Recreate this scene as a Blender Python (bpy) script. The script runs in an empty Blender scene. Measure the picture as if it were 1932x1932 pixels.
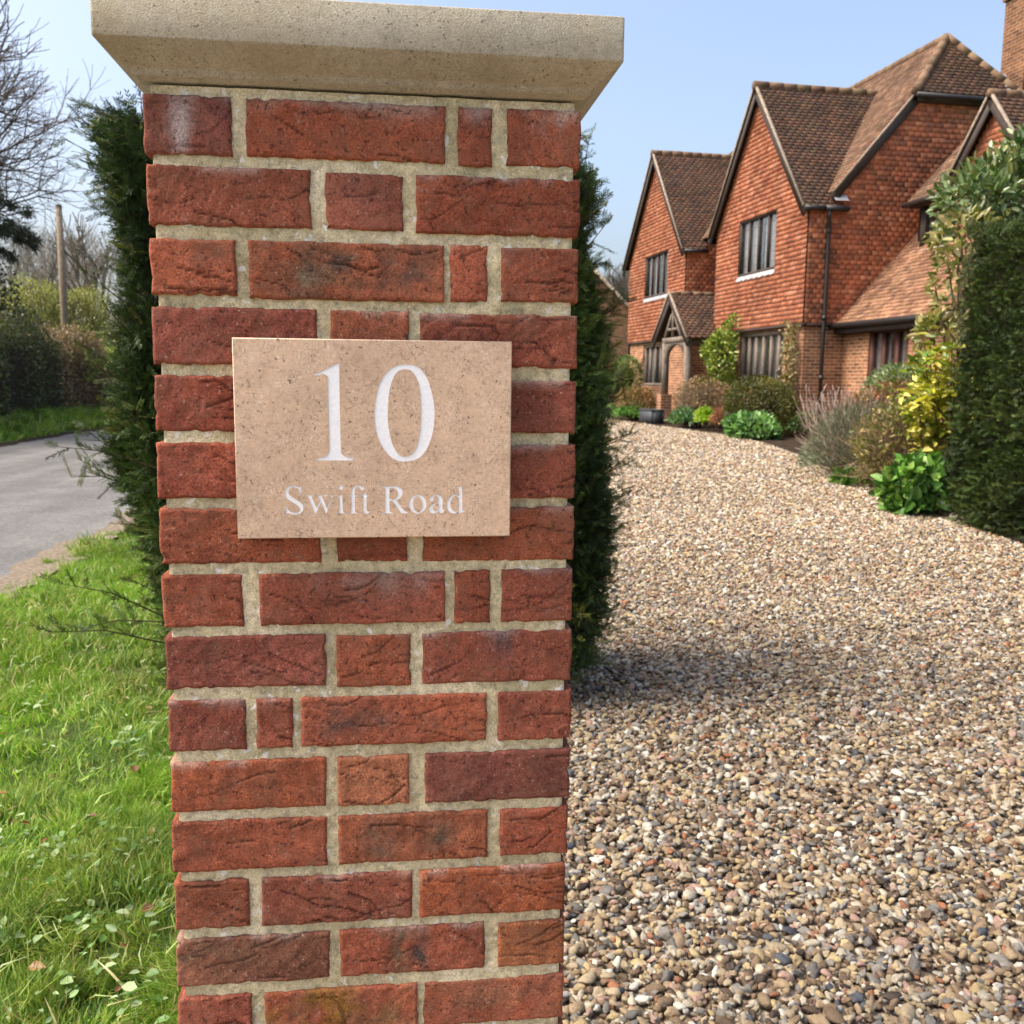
import bpy, math, random
import numpy as np
from mathutils import Vector, Matrix

RNG = np.random.default_rng(7)
random.seed(7)
S = bpy.context.scene
COL = S.collection
R = math.radians

# ------------------------------------------------------------------ camera, sky, sun, exposure
CAM = np.array([0.26690385, -1.10806417, 1.45])
RM = np.array([[0.992818630168002, -0.11920358947446083, 0.010083245892888943],
               [0.006340074681652779, 0.136598820837914, 0.9906061606908785],
               [0.11946116960905463, 0.9834283229611072, -0.13637361384645125]])
cd = bpy.data.cameras.new('camera')
cam = bpy.data.objects.new('camera', cd)
COL.objects.link(cam)
m = Matrix.Identity(4)
for i in range(3):
    m[i][0], m[i][1], m[i][2], m[i][3] = RM[0][i], RM[1][i], -RM[2][i], CAM[i]
cam.matrix_world = m
cd.sensor_fit = 'HORIZONTAL'
cd.sensor_width = 36.0
cd.lens = 36.0 * 1800 / 1932
cd.clip_start = 0.05
cd.clip_end = 3000
cd.dof.use_dof = True
cd.dof.focus_distance = 1.16
cd.dof.aperture_fstop = 15.0
S.camera = cam

SUN_AZ, SUN_EL = -94.0, 53.0
w = bpy.data.worlds.new('World')
S.world = w
w.use_nodes = True
nt = w.node_tree
sky = nt.nodes.new('ShaderNodeTexSky')
sky.sky_type = 'NISHITA'
sky.sun_disc = False
sky.sun_elevation = R(SUN_EL)
sky.sun_rotation = R(SUN_AZ)
sky.air_density = .9
sky.dust_density = 6.0
sky.ozone_density = .7
bg = nt.nodes['Background']
bg.inputs['Strength'].default_value = 0.15
nt.links.new(sky.outputs['Color'], bg.inputs['Color'])

sd = bpy.data.lights.new('sun', 'SUN')
sd.energy = 1.5
sd.angle = R(25.0)
sd.color = (1.0, 0.945, 0.86)
sun = bpy.data.objects.new('sun', sd)
COL.objects.link(sun)
sv = Vector((math.sin(R(SUN_AZ)) * math.cos(R(SUN_EL)), math.cos(R(SUN_AZ)) * math.cos(R(SUN_EL)), math.sin(R(SUN_EL))))
sun.rotation_euler = sv.to_track_quat('Z', 'Y').to_euler()
sun.location = (-20, 5, 30)

S.view_settings.view_transform = 'Standard'
S.view_settings.look = 'None'
S.view_settings.exposure = 1.24
S.view_settings.gamma = 1.0
S.render.engine = 'CYCLES'
S.cycles.max_bounces = 6
S.cycles.diffuse_bounces = 3
S.cycles.glossy_bounces = 3
S.cycles.transmission_bounces = 3
S.cycles.caustics_reflective = False
S.cycles.caustics_refractive = False

# ------------------------------------------------------------------ helpers
def sstep(a, b, x):
    t = np.clip((np.asarray(x, float) - a) / (b - a), 0, 1)
    return t * t * (3 - 2 * t)

def gz(x, y):
    """terrain height"""
    x = np.asarray(x, float); y = np.asarray(y, float)
    rise = 0.33 * sstep(4, 19, y) * sstep(-1.5, 2.0, x)
    bank = 0.42 * sstep(-8.1, -9.8, x)
    return rise + bank

def ray(px, py):
    return RM.T @ np.array([(px - 966) / 1800, -(py - 966) / 1800, 1.0])

def at(px, py, depth):
    """point at a horizontal distance 'depth' ahead of the photographer"""
    d = ray(px, py)
    fh = RM[2][:2] / np.linalg.norm(RM[2][:2])
    return CAM + d * depth / (d[:2] @ fh)

def ground(px, py):
    d = ray(px, py)
    z = 0.0
    for _ in range(30):
        s = (z - CAM[2]) / d[2]
        p = CAM + s * d
        z = float(gz(p[0], p[1]))
    return np.array([p[0], p[1], z])

def srgb(r, g, b):
    c = np.array([r, g, b], float) / 255
    return np.where(c <= 0.04045, c / 12.92, ((c + 0.055) / 1.055) ** 2.4)

def setp(o, label=None, cat=None, group=None, kind=None):
    if label: o['label'] = label
    if cat: o['category'] = cat
    if group: o['group'] = group
    if kind: o['kind'] = kind
    return o

def empty(name, loc=(0, 0, 0), label=None, cat=None, group=None, rz=0.0, kind=None):
    o = bpy.data.objects.new(name, None)
    COL.objects.link(o)
    o.location = [float(q) for q in loc]
    o.rotation_euler = (0, 0, rz)
    o.empty_display_size = 0.2
    return setp(o, label, cat, group, kind)

class MB:
    """collects geometry; build() links it as one mesh object"""
    def __init__(s):
        s.V, s.F4, s.F3, s.C, s.U, s.n = [], [], [], [], [], 0
    def add(s, v, f4=None, f3=None, col=(1, 1, 1), uv=None):
        v = np.asarray(v, float).reshape(-1, 3)
        if f4 is not None and len(f4): s.F4.append(np.asarray(f4, np.int64).reshape(-1, 4) + s.n)
        if f3 is not None and len(f3): s.F3.append(np.asarray(f3, np.int64).reshape(-1, 3) + s.n)
        c = np.asarray(col, float)
        if c.ndim == 1: c = np.tile(c, (len(v), 1))
        s.V.append(v); s.C.append(c)
        s.U.append(np.zeros((len(v), 3)) if uv is None else np.asarray(uv, float).reshape(-1, 3))
        s.n += len(v)
        return s
    def box(s, a, b, col=(1, 1, 1), M=None, uv=None):
        a = np.array(a, float); b = np.array(b, float)
        v = np.array([[x, y, z] for x in (a[0], b[0]) for y in (a[1], b[1]) for z in (a[2], b[2])])
        if M is not None: v = v @ M[:3, :3].T + M[:3, 3]
        f = [[0, 1, 3, 2], [4, 6, 7, 5], [0, 4, 5, 1], [2, 3, 7, 6], [0, 2, 6, 4], [1, 5, 7, 3]]
        uvv = v * 1.0
        return s.add(v, f, col=col, uv=uvv if uv is None else uv)
    def beam(s, p0, p1, wd, ht, up=(0, 0, 1), col=(1, 1, 1)):
        p0 = np.array(p0, float); p1 = np.array(p1, float)
        d = p1 - p0; L = np.linalg.norm(d); d /= L
        u = np.array(up, float); sd_ = np.cross(d, u); sd_ /= np.linalg.norm(sd_); u = np.cross(sd_, d)
        v = []
        for p in (p0, p1):
            for a, b in ((-1, -1), (1, -1), (1, 1), (-1, 1)):
                v.append(p + sd_ * a * wd / 2 + u * b * ht / 2)
        f = [[0, 3, 2, 1], [4, 5, 6, 7], [0, 1, 5, 4], [1, 2, 6, 5], [2, 3, 7, 6], [3, 0, 4, 7]]
        return s.add(v, f, col=col)
    def tube(s, pts, rad, k=8, col=(1, 1, 1), caps=True):
        pts = np.asarray(pts, float); n = len(pts)
        rad = np.broadcast_to(np.asarray(rad, float), (n,))
        t = np.gradient(pts, axis=0); t /= np.linalg.norm(t, axis=1)[:, None] + 1e-12
        ref = np.array([0, 0, 1.0]) if abs(t[0][2]) < 0.9 else np.array([1.0, 0, 0])
        vs = []
        a = np.linspace(0, 2 * np.pi, k, endpoint=False)
        for i in range(n):
            u = np.cross(t[i], ref); u /= np.linalg.norm(u) + 1e-12
            q = np.cross(t[i], u)
            vs.append(pts[i] + rad[i] * (np.cos(a)[:, None] * u + np.sin(a)[:, None] * q))
        v = np.concatenate(vs)
        f = []
        for i in range(n - 1):
            for j in range(k):
                f.append([i * k + j, i * k + (j + 1) % k, (i + 1) * k + (j + 1) % k, (i + 1) * k + j])
        f3 = []
        if caps:
            v = np.concatenate([v, pts[:1], pts[-1:]])
            for j in range(k):
                f3.append([n * k, (j + 1) % k, j]); f3.append([n * k + 1, (n - 1) * k + j, (n - 1) * k + (j + 1) % k])
        return s.add(v, f, f3, col=col)
    def segs(s, P0, P1, r0, r1, k=4, col=(1, 1, 1)):
        """many tapered prisms at once"""
        P0 = np.asarray(P0, float); P1 = np.asarray(P1, float); n = len(P0)
        if n == 0: return s
        d = P1 - P0; d /= np.linalg.norm(d, axis=1)[:, None] + 1e-12
        ref = np.where(np.abs(d[:, 2:3]) < 0.9, [[0, 0, 1.0]], [[1.0, 0, 0]])
        u = np.cross(d, ref); u /= np.linalg.norm(u, axis=1)[:, None]; q = np.cross(d, u)
        a = np.linspace(0, 2 * np.pi, k, endpoint=False)
        ring = np.cos(a)[None, :, None] * u[:, None] + np.sin(a)[None, :, None] * q[:, None]
        r0 = np.broadcast_to(np.asarray(r0, float), (n,)); r1 = np.broadcast_to(np.asarray(r1, float), (n,))
        v = np.concatenate([P0[:, None] + ring * r0[:, None, None], P1[:, None] + ring * r1[:, None, None]], 1)
        j = np.arange(k)
        f = np.stack([j, (j + 1) % k, (j + 1) % k + k, j + k], 1)
        F = f[None] + (np.arange(n) * 2 * k)[:, None, None]
        c = np.asarray(col, float)
        if c.ndim == 2: c = np.repeat(c, 2 * k, 0)
        return s.add(v.reshape(-1, 3), F.reshape(-1, 4), col=c)
    def leaves(s, P, D, N, L, W, col, kind='oval', fold=0.25):
        """P base, D direction, N rough normal, L length, W width (arrays)"""
        P = np.asarray(P, float); n = len(P)
        if n == 0: return s
        D = np.asarray(D, float); D = D / (np.linalg.norm(D, axis=1)[:, None] + 1e-12)
        sd_ = np.cross(D, N); sd_ /= np.linalg.norm(sd_, axis=1)[:, None] + 1e-9
        up = np.cross(sd_, D)
        L = np.broadcast_to(np.asarray(L, float), (n,))[:, None]; W = np.broadcast_to(np.asarray(W, float), (n,))[:, None]
        c = np.asarray(col, float)
        if c.ndim == 1: c = np.tile(c, (n, 1))
        if kind == 'needle':
            v = np.stack([P, P + D * L * .45 + sd_ * W * .5, P + D * L, P + D * L * .45 - sd_ * W * .5], 1)
            f = np.array([[0, 1, 2, 3]]); k = 4
        elif kind == 'blade':
            v = np.stack([P - sd_ * W * .5, P + sd_ * W * .5,
                          P + D * L * .55 + sd_ * W * .4 + up * L * .06, P + D * L * .55 - sd_ * W * .4 + up * L * .06,
                          P + D * L * .97 - up * L * fold], 1)
            f = np.array([[0, 1, 2, 3]]); k = 5
        else:
            h = W * fold
            v = np.stack([P, P + D * L * .3 + sd_ * W * .48 + up * h, P + D * L * .68 + sd_ * W * .4 + up * h * .8,
                          P + D * L - up * h * .4, P + D * L * .68 - sd_ * W * .4 + up * h * .8, P + D * L * .3 - sd_ * W * .48 + up * h], 1)
            f = np.array([[0, 1, 2, 3], [0, 3, 4, 5]]); k = 6
        F = (f[None] + (np.arange(n) * k)[:, None, None]).reshape(-1, 4)
        f3 = None
        if kind == 'blade':
            f3 = (np.array([[3, 2, 4]])[None] + (np.arange(n) * k)[:, None, None]).reshape(-1, 3)
        return s.add(v.reshape(-1, 3), F, f3, col=np.repeat(c, k, 0))
    def build(s, name, mat, parent=None, smooth=False, origin=None):
        me = bpy.data.meshes.new(name)
        V = np.concatenate(s.V) if s.V else np.zeros((0, 3))
        if origin is not None: V = V - np.asarray(origin, float)
        F4 = np.concatenate(s.F4) if s.F4 else np.zeros((0, 4), np.int64)
        F3 = np.concatenate(s.F3) if s.F3 else np.zeros((0, 3), np.int64)
        me.vertices.add(len(V)); me.vertices.foreach_set('co', V.astype(np.float32).ravel())
        nl = F4.size + F3.size
        me.loops.add(nl)
        me.loops.foreach_set('vertex_index', np.concatenate([F4.ravel(), F3.ravel()]).astype(np.int32))
        me.polygons.add(len(F4) + len(F3))
        st = np.concatenate([np.arange(len(F4)) * 4, F4.size + np.arange(len(F3)) * 3]).astype(np.int32)
        me.polygons.foreach_set('loop_start', st)
        a = me.attributes.new('col', 'FLOAT_COLOR', 'POINT')
        C = np.concatenate(s.C) if s.C else np.zeros((0, 3))
        a.data.foreach_set('color', np.concatenate([C, np.ones((len(C), 1))], 1).astype(np.float32).ravel())
        U = np.concatenate(s.U) if s.U else np.zeros((0, 3))
        if np.any(U):
            b = me.attributes.new('wuv', 'FLOAT_VECTOR', 'POINT')
            b.data.foreach_set('vector', U.astype(np.float32).ravel())
        me.update(calc_edges=True)
        me.validate(verbose=False)
        if smooth: me.polygons.foreach_set('use_smooth', np.ones(len(me.polygons), bool))
        if mat: me.materials.append(mat)
        o = bpy.data.objects.new(name, me)
        COL.objects.link(o)
        if parent: o.parent = parent
        return o

# ------------------------------------------------------------------ materials
class NT:
    def __init__(s, name):
        s.m = bpy.data.materials.new(name); s.m.use_nodes = True
        s.t = s.m.node_tree; s.b = s.t.nodes['Principled BSDF']; s.out = s.t.nodes['Material Output']
    def n(s, typ, **kw):
        nd = s.t.nodes.new(typ)
        for k, v in kw.items():
            if k.startswith('i_'):
                key = k[2:]
                nd.inputs[int(key) if key.isdigit() else key.replace('_', ' ')].default_value = v
            else: setattr(nd, k, v)
        return nd
    def l(s, a, b): s.t.links.new(a, b)
    def coord(s, kind='Object'):
        return s.n('ShaderNodeTexCoord').outputs[kind]
    def attr(s, name='col', typ='GEOMETRY'):
        return s.n('ShaderNodeAttribute', attribute_name=name, attribute_type=typ)
    def noise(s, vec, scale, detail=4, rough=.55, dist=0):
        nd = s.n('ShaderNodeTexNoise'); nd.inputs['Scale'].default_value = scale; nd.inputs['Detail'].default_value = detail
        nd.inputs['Roughness'].default_value = rough; nd.inputs['Distortion'].default_value = dist
        if vec is not None: s.l(vec, nd.inputs['Vector'])
        return nd.outputs['Fac']
    def ramp(s, fac, stops):
        nd = s.n('ShaderNodeValToRGB'); e = nd.color_ramp.elements
        while len(e) < len(stops): e.new(0.5)
        for q, (p, c) in zip(e, stops):
            q.position = p; q.color = (c, c, c, 1) if np.isscalar(c) else (*[float(t) for t in c], 1)
        s.l(fac, nd.inputs['Fac']); return nd.outputs['Color']
    def mix(s, fac, a, b, typ='MIX'):
        nd = s.n('ShaderNodeMix', data_type='RGBA', blend_type=typ)
        for sk, v in ((nd.inputs[0], fac), (nd.inputs[6], a), (nd.inputs[7], b)):
            if hasattr(v, 'node') or isinstance(v, bpy.types.NodeSocket): s.l(v, sk)
            elif np.isscalar(v): sk.default_value = v
            else: sk.default_value = (*[float(t) for t in v], 1)
        return nd.outputs[2]
    def bump(s, h, strength=.5, dist=.002, prev=None):
        nd = s.n('ShaderNodeBump'); nd.inputs['Strength'].default_value = strength; nd.inputs['Distance'].default_value = dist
        s.l(h, nd.inputs['Height'])
        if prev is not None: s.l(prev, nd.inputs['Normal'])
        return nd.outputs['Normal']
    def fin(s, col, rough=.85, normal=None, spec=.35, metal=0):
        if hasattr(col, 'node') or isinstance(col, bpy.types.NodeSocket): s.l(col, s.b.inputs['Base Color'])
        else: s.b.inputs['Base Color'].default_value = (*[float(t) for t in col], 1)
        if isinstance(rough, bpy.types.NodeSocket): s.l(rough, s.b.inputs['Roughness'])
        else: s.b.inputs['Roughness'].default_value = rough
        s.b.inputs['Specular IOR Level'].default_value = spec
        s.b.inputs['Metallic'].default_value = metal
        if normal is not None: s.l(normal, s.b.inputs['Normal'])
        return s.m

def simple_mat(name, col, rough=.8, spec=.3, vary=.25, scale=8, bump=.3, bdist=.004, metal=0, usecol=False):
    t = NT(name); co = t.coord()
    n1 = t.noise(co, scale, 5); n2 = t.noise(co, scale * 7, 4)
    base = t.attr().outputs['Color'] if usecol else col
    v = t.ramp(n1, [(.3, 1 - vary), (.7, 1 + vary * .6)])
    c = t.mix(1.0, base, v, 'MULTIPLY')
    v2 = t.ramp(n2, [(.3, 1 - vary * .6), (.7, 1 + vary * .4)])
    c = t.mix(1.0, c, v2, 'MULTIPLY')
    return t.fin(c, rough, t.bump(n2, bump, bdist), spec, metal)

def leaf_mat(name, trans=.25, rough=.45, spec=.4, vary=.25, scale=3.0):
    t = NT(name); co = t.coord()
    c = t.attr().outputs['Color']
    v = t.ramp(t.noise(co, scale, 3), [(.3, 1 - vary), (.7, 1 + vary)])
    c = t.mix(1.0, c, v, 'MULTIPLY')
    t.fin(c, rough, None, spec)
    tr = t.n('ShaderNodeBsdfTranslucent'); t.l(t.mix(1.0, c, (1.1, 1.2, .6), 'MULTIPLY'), tr.inputs['Color'])
    ms = t.n('ShaderNodeMixShader'); ms.inputs['Fac'].default_value = trans
    t.l(t.b.outputs[0], ms.inputs[1]); t.l(tr.outputs[0], ms.inputs[2]); t.l(ms.outputs[0], t.out.inputs['Surface'])
    return t.m

MAT = {}
MAT['leaf'] = leaf_mat('leaf')
MAT['yew'] = leaf_mat('yew_needle', trans=.12, rough=.5, spec=.22, vary=.4, scale=2.5)
MAT['gloss_leaf'] = leaf_mat('glossy_leaf', trans=.15, rough=.28, spec=.5, vary=.2)
MAT['grass'] = leaf_mat('grass_blade', trans=.35, rough=.42, spec=.4, vary=.3, scale=1.2)
MAT['bark'] = simple_mat('bark', (.09, .075, .058), .95, .1, .35, 12, .6, .01, usecol=True)

def m_brick():
    t = NT('handmade_brick'); co = t.coord()
    a = t.attr().outputs['Color']
    n0 = t.noise(co, 16, 4, .6); n1 = t.noise(co, 70, 5, .6, .6); n2 = t.noise(co, 420, 4, .65); n3 = t.noise(co, 38, 6, .7, 1.2)
    c = t.mix(1.0, a, t.ramp(n0, [(.28, (.78, .74, .76)), (.5, 1.0), (.74, (1.18, 1.16, 1.1))]), 'MULTIPLY')
    c = t.mix(1.0, c, t.ramp(n1, [(.3, .74), (.6, 1.08), (.8, 1.25)]), 'MULTIPLY')
    c = t.mix(1.0, c, t.ramp(n2, [(.3, .5), (.5, 1.0), (.7, 1.5)]), 'MULTIPLY')
    fl = t.ramp(t.noise(co, 230, 2, .5), [(.67, 0.0), (.72, .55)])
    c = t.mix(fl, c, (.42, .3, .22))
    lime = t.ramp(n3, [(.60, 0.0), (.78, .42)])
    c = t.mix(lime, c, (.42, .33, .28))
    # drag marks stretched along the brick
    mp = t.n('ShaderNodeMapping'); mp.inputs['Scale'].default_value = (1, 1, 3.2); mp.inputs['Rotation'].default_value = (0, .18, 0)
    t.l(co, mp.inputs['Vector'])
    w1 = t.noise(mp.outputs['Vector'], 55, 6, .68, 1.6)
    dust = t.ramp(t.noise(co, 26, 6, .7, .5), [(.46, 0.0), (.7, .6)])
    c = t.mix(dust, c, (.17, .085, .055))
    n4 = t.noise(co, 170, 3, .55)
    pit = t.ramp(n4, [(.60, 0.0), (.68, .75)])
    c = t.mix(pit, c, (.055, .026, .02))
    soot = t.ramp(t.noise(co, 7, 6, .72, .6), [(.60, 0.0), (.74, .55)])
    c = t.mix(soot, c, (.075, .05, .042))
    pin = t.n('ShaderNodeMath', operation='SUBTRACT'); pin.inputs[0].default_value = 1; t.l(n4, pin.inputs[1])
    b = t.bump(n2, .8, .0016)
    b = t.bump(pin.outputs[0], .7, .0016, b)
    b = t.bump(w1, .3, .0016, b)
    return t.fin(c, .95, b, .1)
MAT['brick'] = m_brick()

def m_mortar():
    t = NT('lime_mortar'); co = t.coord()
    n0 = t.noise(co, 9, 4); n1 = t.noise(co, 90, 5, .65); n2 = t.noise(co, 500, 4, .7)
    c = t.ramp(n0, [(.3, (.40, .35, .21)), (.5, (.57, .495, .31)), (.72, (.70, .615, .425))])
    c = t.mix(1.0, c, t.ramp(n1, [(.28, .5), (.5, 1.0), (.75, 1.25)]), 'MULTIPLY')
    c = t.mix(1.0, c, t.ramp(n2, [(.3, .6), (.7, 1.35)]), 'MULTIPLY')
    fl = t.ramp(t.noise(co, 85, 2, .5), [(.63, 0.0), (.67, .95)])
    big = t.ramp(t.noise(co, 11, 2), [(.4, 0.0), (.55, 1.0)])
    c = t.mix(t.mix(1.0, fl, big, 'MULTIPLY'), c, (.72, .7, .64))
    lump = t.ramp(t.noise(co, 42, 3, .6), [(.64, 0.0), (.69, .85)])
    c = t.mix(lump, c, (.76, .73, .66))
    moss = t.ramp(t.noise(co, 14, 5, .7), [(.56, 0.0), (.72, .5)])
    c = t.mix(moss, c, (.26, .24, .11))
    b = t.bump(n2, .7, .0015); b = t.bump(n1, .8, .004, b)
    return t.fin(c, .95, b, .15)
MAT['mortar'] = m_mortar()

def m_stone(name, base, dark, light, sc=1.0, rough=.75, shell=.95):
    t = NT(name); co = t.coord()
    n0 = t.noise(co, 7 * sc, 5); n1 = t.noise(co, 60 * sc, 6, .65, .8); n2 = t.noise(co, 330 * sc, 4, .6, .5)
    c = t.ramp(n0, [(.3, np.array(base) * .86), (.52, base), (.75, np.array(base) * 1.1)])
    c = t.mix(1.0, c, t.ramp(n1, [(.25, .8), (.5, 1.0), (.8, 1.16)]), 'MULTIPLY')
    # curled shell fragments: thin bands of a distorted noise
    sh = t.noise(co, 70 * sc, 2, .4, 2.5)
    band = t.ramp(sh, [(.475, 0.0), (.5, 1.0), (.525, 0.0)])
    gate = t.ramp(t.noise(co, 55 * sc, 2, .5), [(.44 + .1 * (shell < .5), 0.0), (.52 + .1 * (shell < .5), shell)])
    c = t.mix(t.mix(1.0, band, gate, 'MULTIPLY'), c, dark)
    gate2 = t.ramp(t.noise(co, 47 * sc, 2, .5), [(.42, .8), (.5, 0.0)])
    sh2 = t.noise(co, 95 * sc, 2, .4, 2.0)
    c = t.mix(t.mix(1.0, t.ramp(sh2, [(.48, 0.0), (.5, 1.0), (.52, 0.0)]), gate2, 'MULTIPLY'), c, light)
    pit = t.ramp(t.noise(co, 150 * sc, 2, .5), [(.66, 0.0), (.70, .85)])
    c = t.mix(pit, c, dark)
    c = t.mix(1.0, c, t.ramp(n2, [(.28, .8 if shell > .5 else .68), (.72, 1.16 if shell > .5 else 1.28)]), 'MULTIPLY')
    if shell < .5:
        st = t.ramp(t.noise(co, 5, 5, .65), [(.5, 0.0), (.7, .45)])
        c = t.mix(st, c, (.26, .2, .1))
    return t.fin(c, rough, t.bump(n2, .25 if shell > .5 else .7, .0008 if shell > .5 else .002), .35 if shell > .5 else .15)
MAT['plaque'] = m_stone('shelly_limestone', (.575, .405, .278), (.16, .10, .07), (.76, .66, .53), 1.05, .6, .72)
MAT['cap'] = m_stone('buff_capstone', (.385, .35, .268), (.13, .11, .08), (.5, .45, .36), 1.5, .95, .4)

def m_paint():
    t = NT('white_letter_paint'); co = t.coord()
    n = t.noise(co, 260, 4, .6)
    c = t.ramp(n, [(.3, (.74, .76, .8)), (.7, (.88, .88, .88))])
    return t.fin(c, .55, t.bump(n, .4, .0008), .4)
MAT['paint'] = m_paint()

def m_wallbrick(nm='wall_brick', k=1.0):
    t = NT(nm); uv = t.attr('wuv').outputs['Vector']
    br = t.n('ShaderNodeTexBrick'); t.l(uv, br.inputs['Vector'])
    br.inputs['Scale'].default_value = 1.0; br.inputs['Brick Width'].default_value = .225; br.inputs['Row Height'].default_value = .075
    br.inputs['Mortar Size'].default_value = .0075; br.inputs['Mortar Smooth'].default_value = .15; br.inputs['Bias'].default_value = -.1
    br.inputs['Color1'].default_value = (.40 * k, .175 * k, .085 * k, 1); br.inputs['Color2'].default_value = (.17 * k, .07 * k, .038 * k, 1)
    br.inputs['Mortar'].default_value = (.5 * k, .4 * k, .27 * k, 1)
    co = t.coord()
    c = t.mix(1.0, br.outputs['Color'], t.ramp(t.noise(co, 1.7, 4), [(.3, .72), (.7, 1.2)]), 'MULTIPLY')
    c = t.mix(1.0, c, t.ramp(t.noise(co, 12, 5), [(.3, .75), (.7, 1.2)]), 'MULTIPLY')
    inv = t.n('ShaderNodeMath', operation='SUBTRACT'); inv.inputs[0].default_value = 1; t.l(br.outputs['Fac'], inv.inputs[1])
    b = t.bump(t.noise(co, 60, 4), .4, .006); b = t.bump(inv.outputs[0], .9, .012, b)
    return t.fin(c, .92, b, .15)
MAT['wallbrick'] = m_wallbrick()
MAT['oldbrick'] = m_wallbrick('weathered_chimney_brick', .6)

def m_tile(name, moss, mosscol, rough=.85):
    t = NT(name); co = t.coord(); a = t.attr().outputs['Color']
    c = t.mix(1.0, a, t.ramp(t.noise(co, 1.1, 4), [(.3, .74), (.7, 1.18)]), 'MULTIPLY')
    c = t.mix(1.0, c, t.ramp(t.noise(co, 16, 5, .65), [(.3, .74), (.7, 1.2)]), 'MULTIPLY')
    mk = t.ramp(t.noise(co, 3.2, 6, .72), [(.6 - moss, 0.0), (.78 - moss, .75)])
    c = t.mix(mk, c, mosscol)
    return t.fin(c, rough, t.bump(t.noise(co, 45, 4), .4, .006), .2)
MAT['walltile'] = m_tile('hung_clay_tile', -.05, (.2, .13, .07))
MAT['roughtile'] = m_tile('weathered_clay_tile', .06, (.1, .075, .045))
MAT['rooftile'] = m_tile('roof_clay_tile', .07, (.15, .115, .06))
MAT['ridge'] = m_tile('ridge_clay_tile', .08, (.2, .17, .08))
MAT['timber'] = simple_mat('dark_timber', (.055, .04, .033), .7, .3, .25, 5, .3, .004)
MAT['redtimber'] = simple_mat('stained_timber', (.1, .038, .028), .6, .35, .2, 5, .3, .004)
MAT['oak'] = simple_mat('weathered_oak', (.19, .155, .125), .85, .2, .3, 6, .5, .006)
MAT['metal'] = simple_mat('black_rainwater_metal', (.02, .018, .018), .45, .5, .2, 5, .1, .002)
MAT['lead'] = simple_mat('lead_sheet', (.36, .36, .37), .6, .4, .2, 6, .4, .01)
MAT['came'] = simple_mat('lead_came', (.09, .09, .09), .6, .4)
MAT['verge'] = simple_mat('verge_mortar', (.29, .235, .18), .95, .1, .3, 10, .6, .01)
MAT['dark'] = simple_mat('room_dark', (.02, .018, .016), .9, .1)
MAT['curtain'] = simple_mat('pale_curtain', (.8, .78, .74), .9, .1, .15, 10)
MAT['soil'] = simple_mat('garden_soil', (.05, .036, .024), 1.0, .1, .5, 6, 1.0, .03)
MAT['kerb'] = simple_mat('edging_stone', (.3, .26, .2), .95, .1, .35, 5, .8, .02)

def m_glass():
    t = NT('window_glass')
    uv = t.coord()
    n = t.noise(uv, 2.2, 2)
    t.fin((.02, .022, .024), .03, t.bump(n, .1, .03), .9)
    t.b.inputs['IOR'].default_value = 3.0
    tr = t.n('ShaderNodeBsdfTransparent'); ms = t.n('ShaderNodeMixShader'); ms.inputs['Fac'].default_value = .42
    t.l(t.b.outputs[0], ms.inputs[1]); t.l(tr.outputs[0], ms.inputs[2]); t.l(ms.outputs[0], t.out.inputs['Surface'])
    return t.m
MAT['glass'] = m_glass()

def m_road():
    t = NT('worn_asphalt'); co = t.coord()
    mp = t.n('ShaderNodeMapping'); mp.inputs['Scale'].default_value = (1.0, .06, 1); t.l(co, mp.inputs['Vector'])
    st = t.noise(mp.outputs['Vector'], 1.6, 4)
    c = t.ramp(st, [(.3, (.12, .116, .108)), (.6, (.165, .159, .147)), (.8, (.21, .202, .186))])
    c = t.mix(1.0, c, t.ramp(t.noise(co, 1.3, 5), [(.3, .82), (.7, 1.12)]), 'MULTIPLY')
    n2 = t.noise(co, 38, 6, .8)
    c = t.mix(1.0, c, t.ramp(n2, [(.3, .4), (.5, 1.0), (.7, 1.7)]), 'MULTIPLY')
    pt = t.ramp(t.noise(co, .55, 3, .5), [(.56, 0.0), (.58, .3)])
    c = t.mix(pt, c, (.1, .1, .1))
    return t.fin(c, .9, t.bump(n2, .8, .01), .2)
MAT['road'] = m_road()
MAT['grit'] = simple_mat('roadside_grit', (.23, .185, .135), 1.0, .1, .5, 28, .6, .008)

def m_field():
    t = NT('turf'); co = t.coord()
    n0 = t.noise(co, .35, 4); n1 = t.noise(co, 6, 6, .7); n2 = t.noise(co, 60, 5, .7)
    c = t.ramp(n0, [(.3, (.05, .09, .018)), (.55, (.085, .135, .03)), (.75, (.12, .15, .05))])
    c = t.mix(t.ramp(n1, [(.5, 0.0), (.68, .8)]), c, (.075, .055, .03))
    c = t.mix(1.0, c, t.ramp(n2, [(.3, .6), (.7, 1.3)]), 'MULTIPLY')
    return t.fin(c, .95, t.bump(n2, .8, .03), .1)
MAT['turf'] = m_field()

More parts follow.
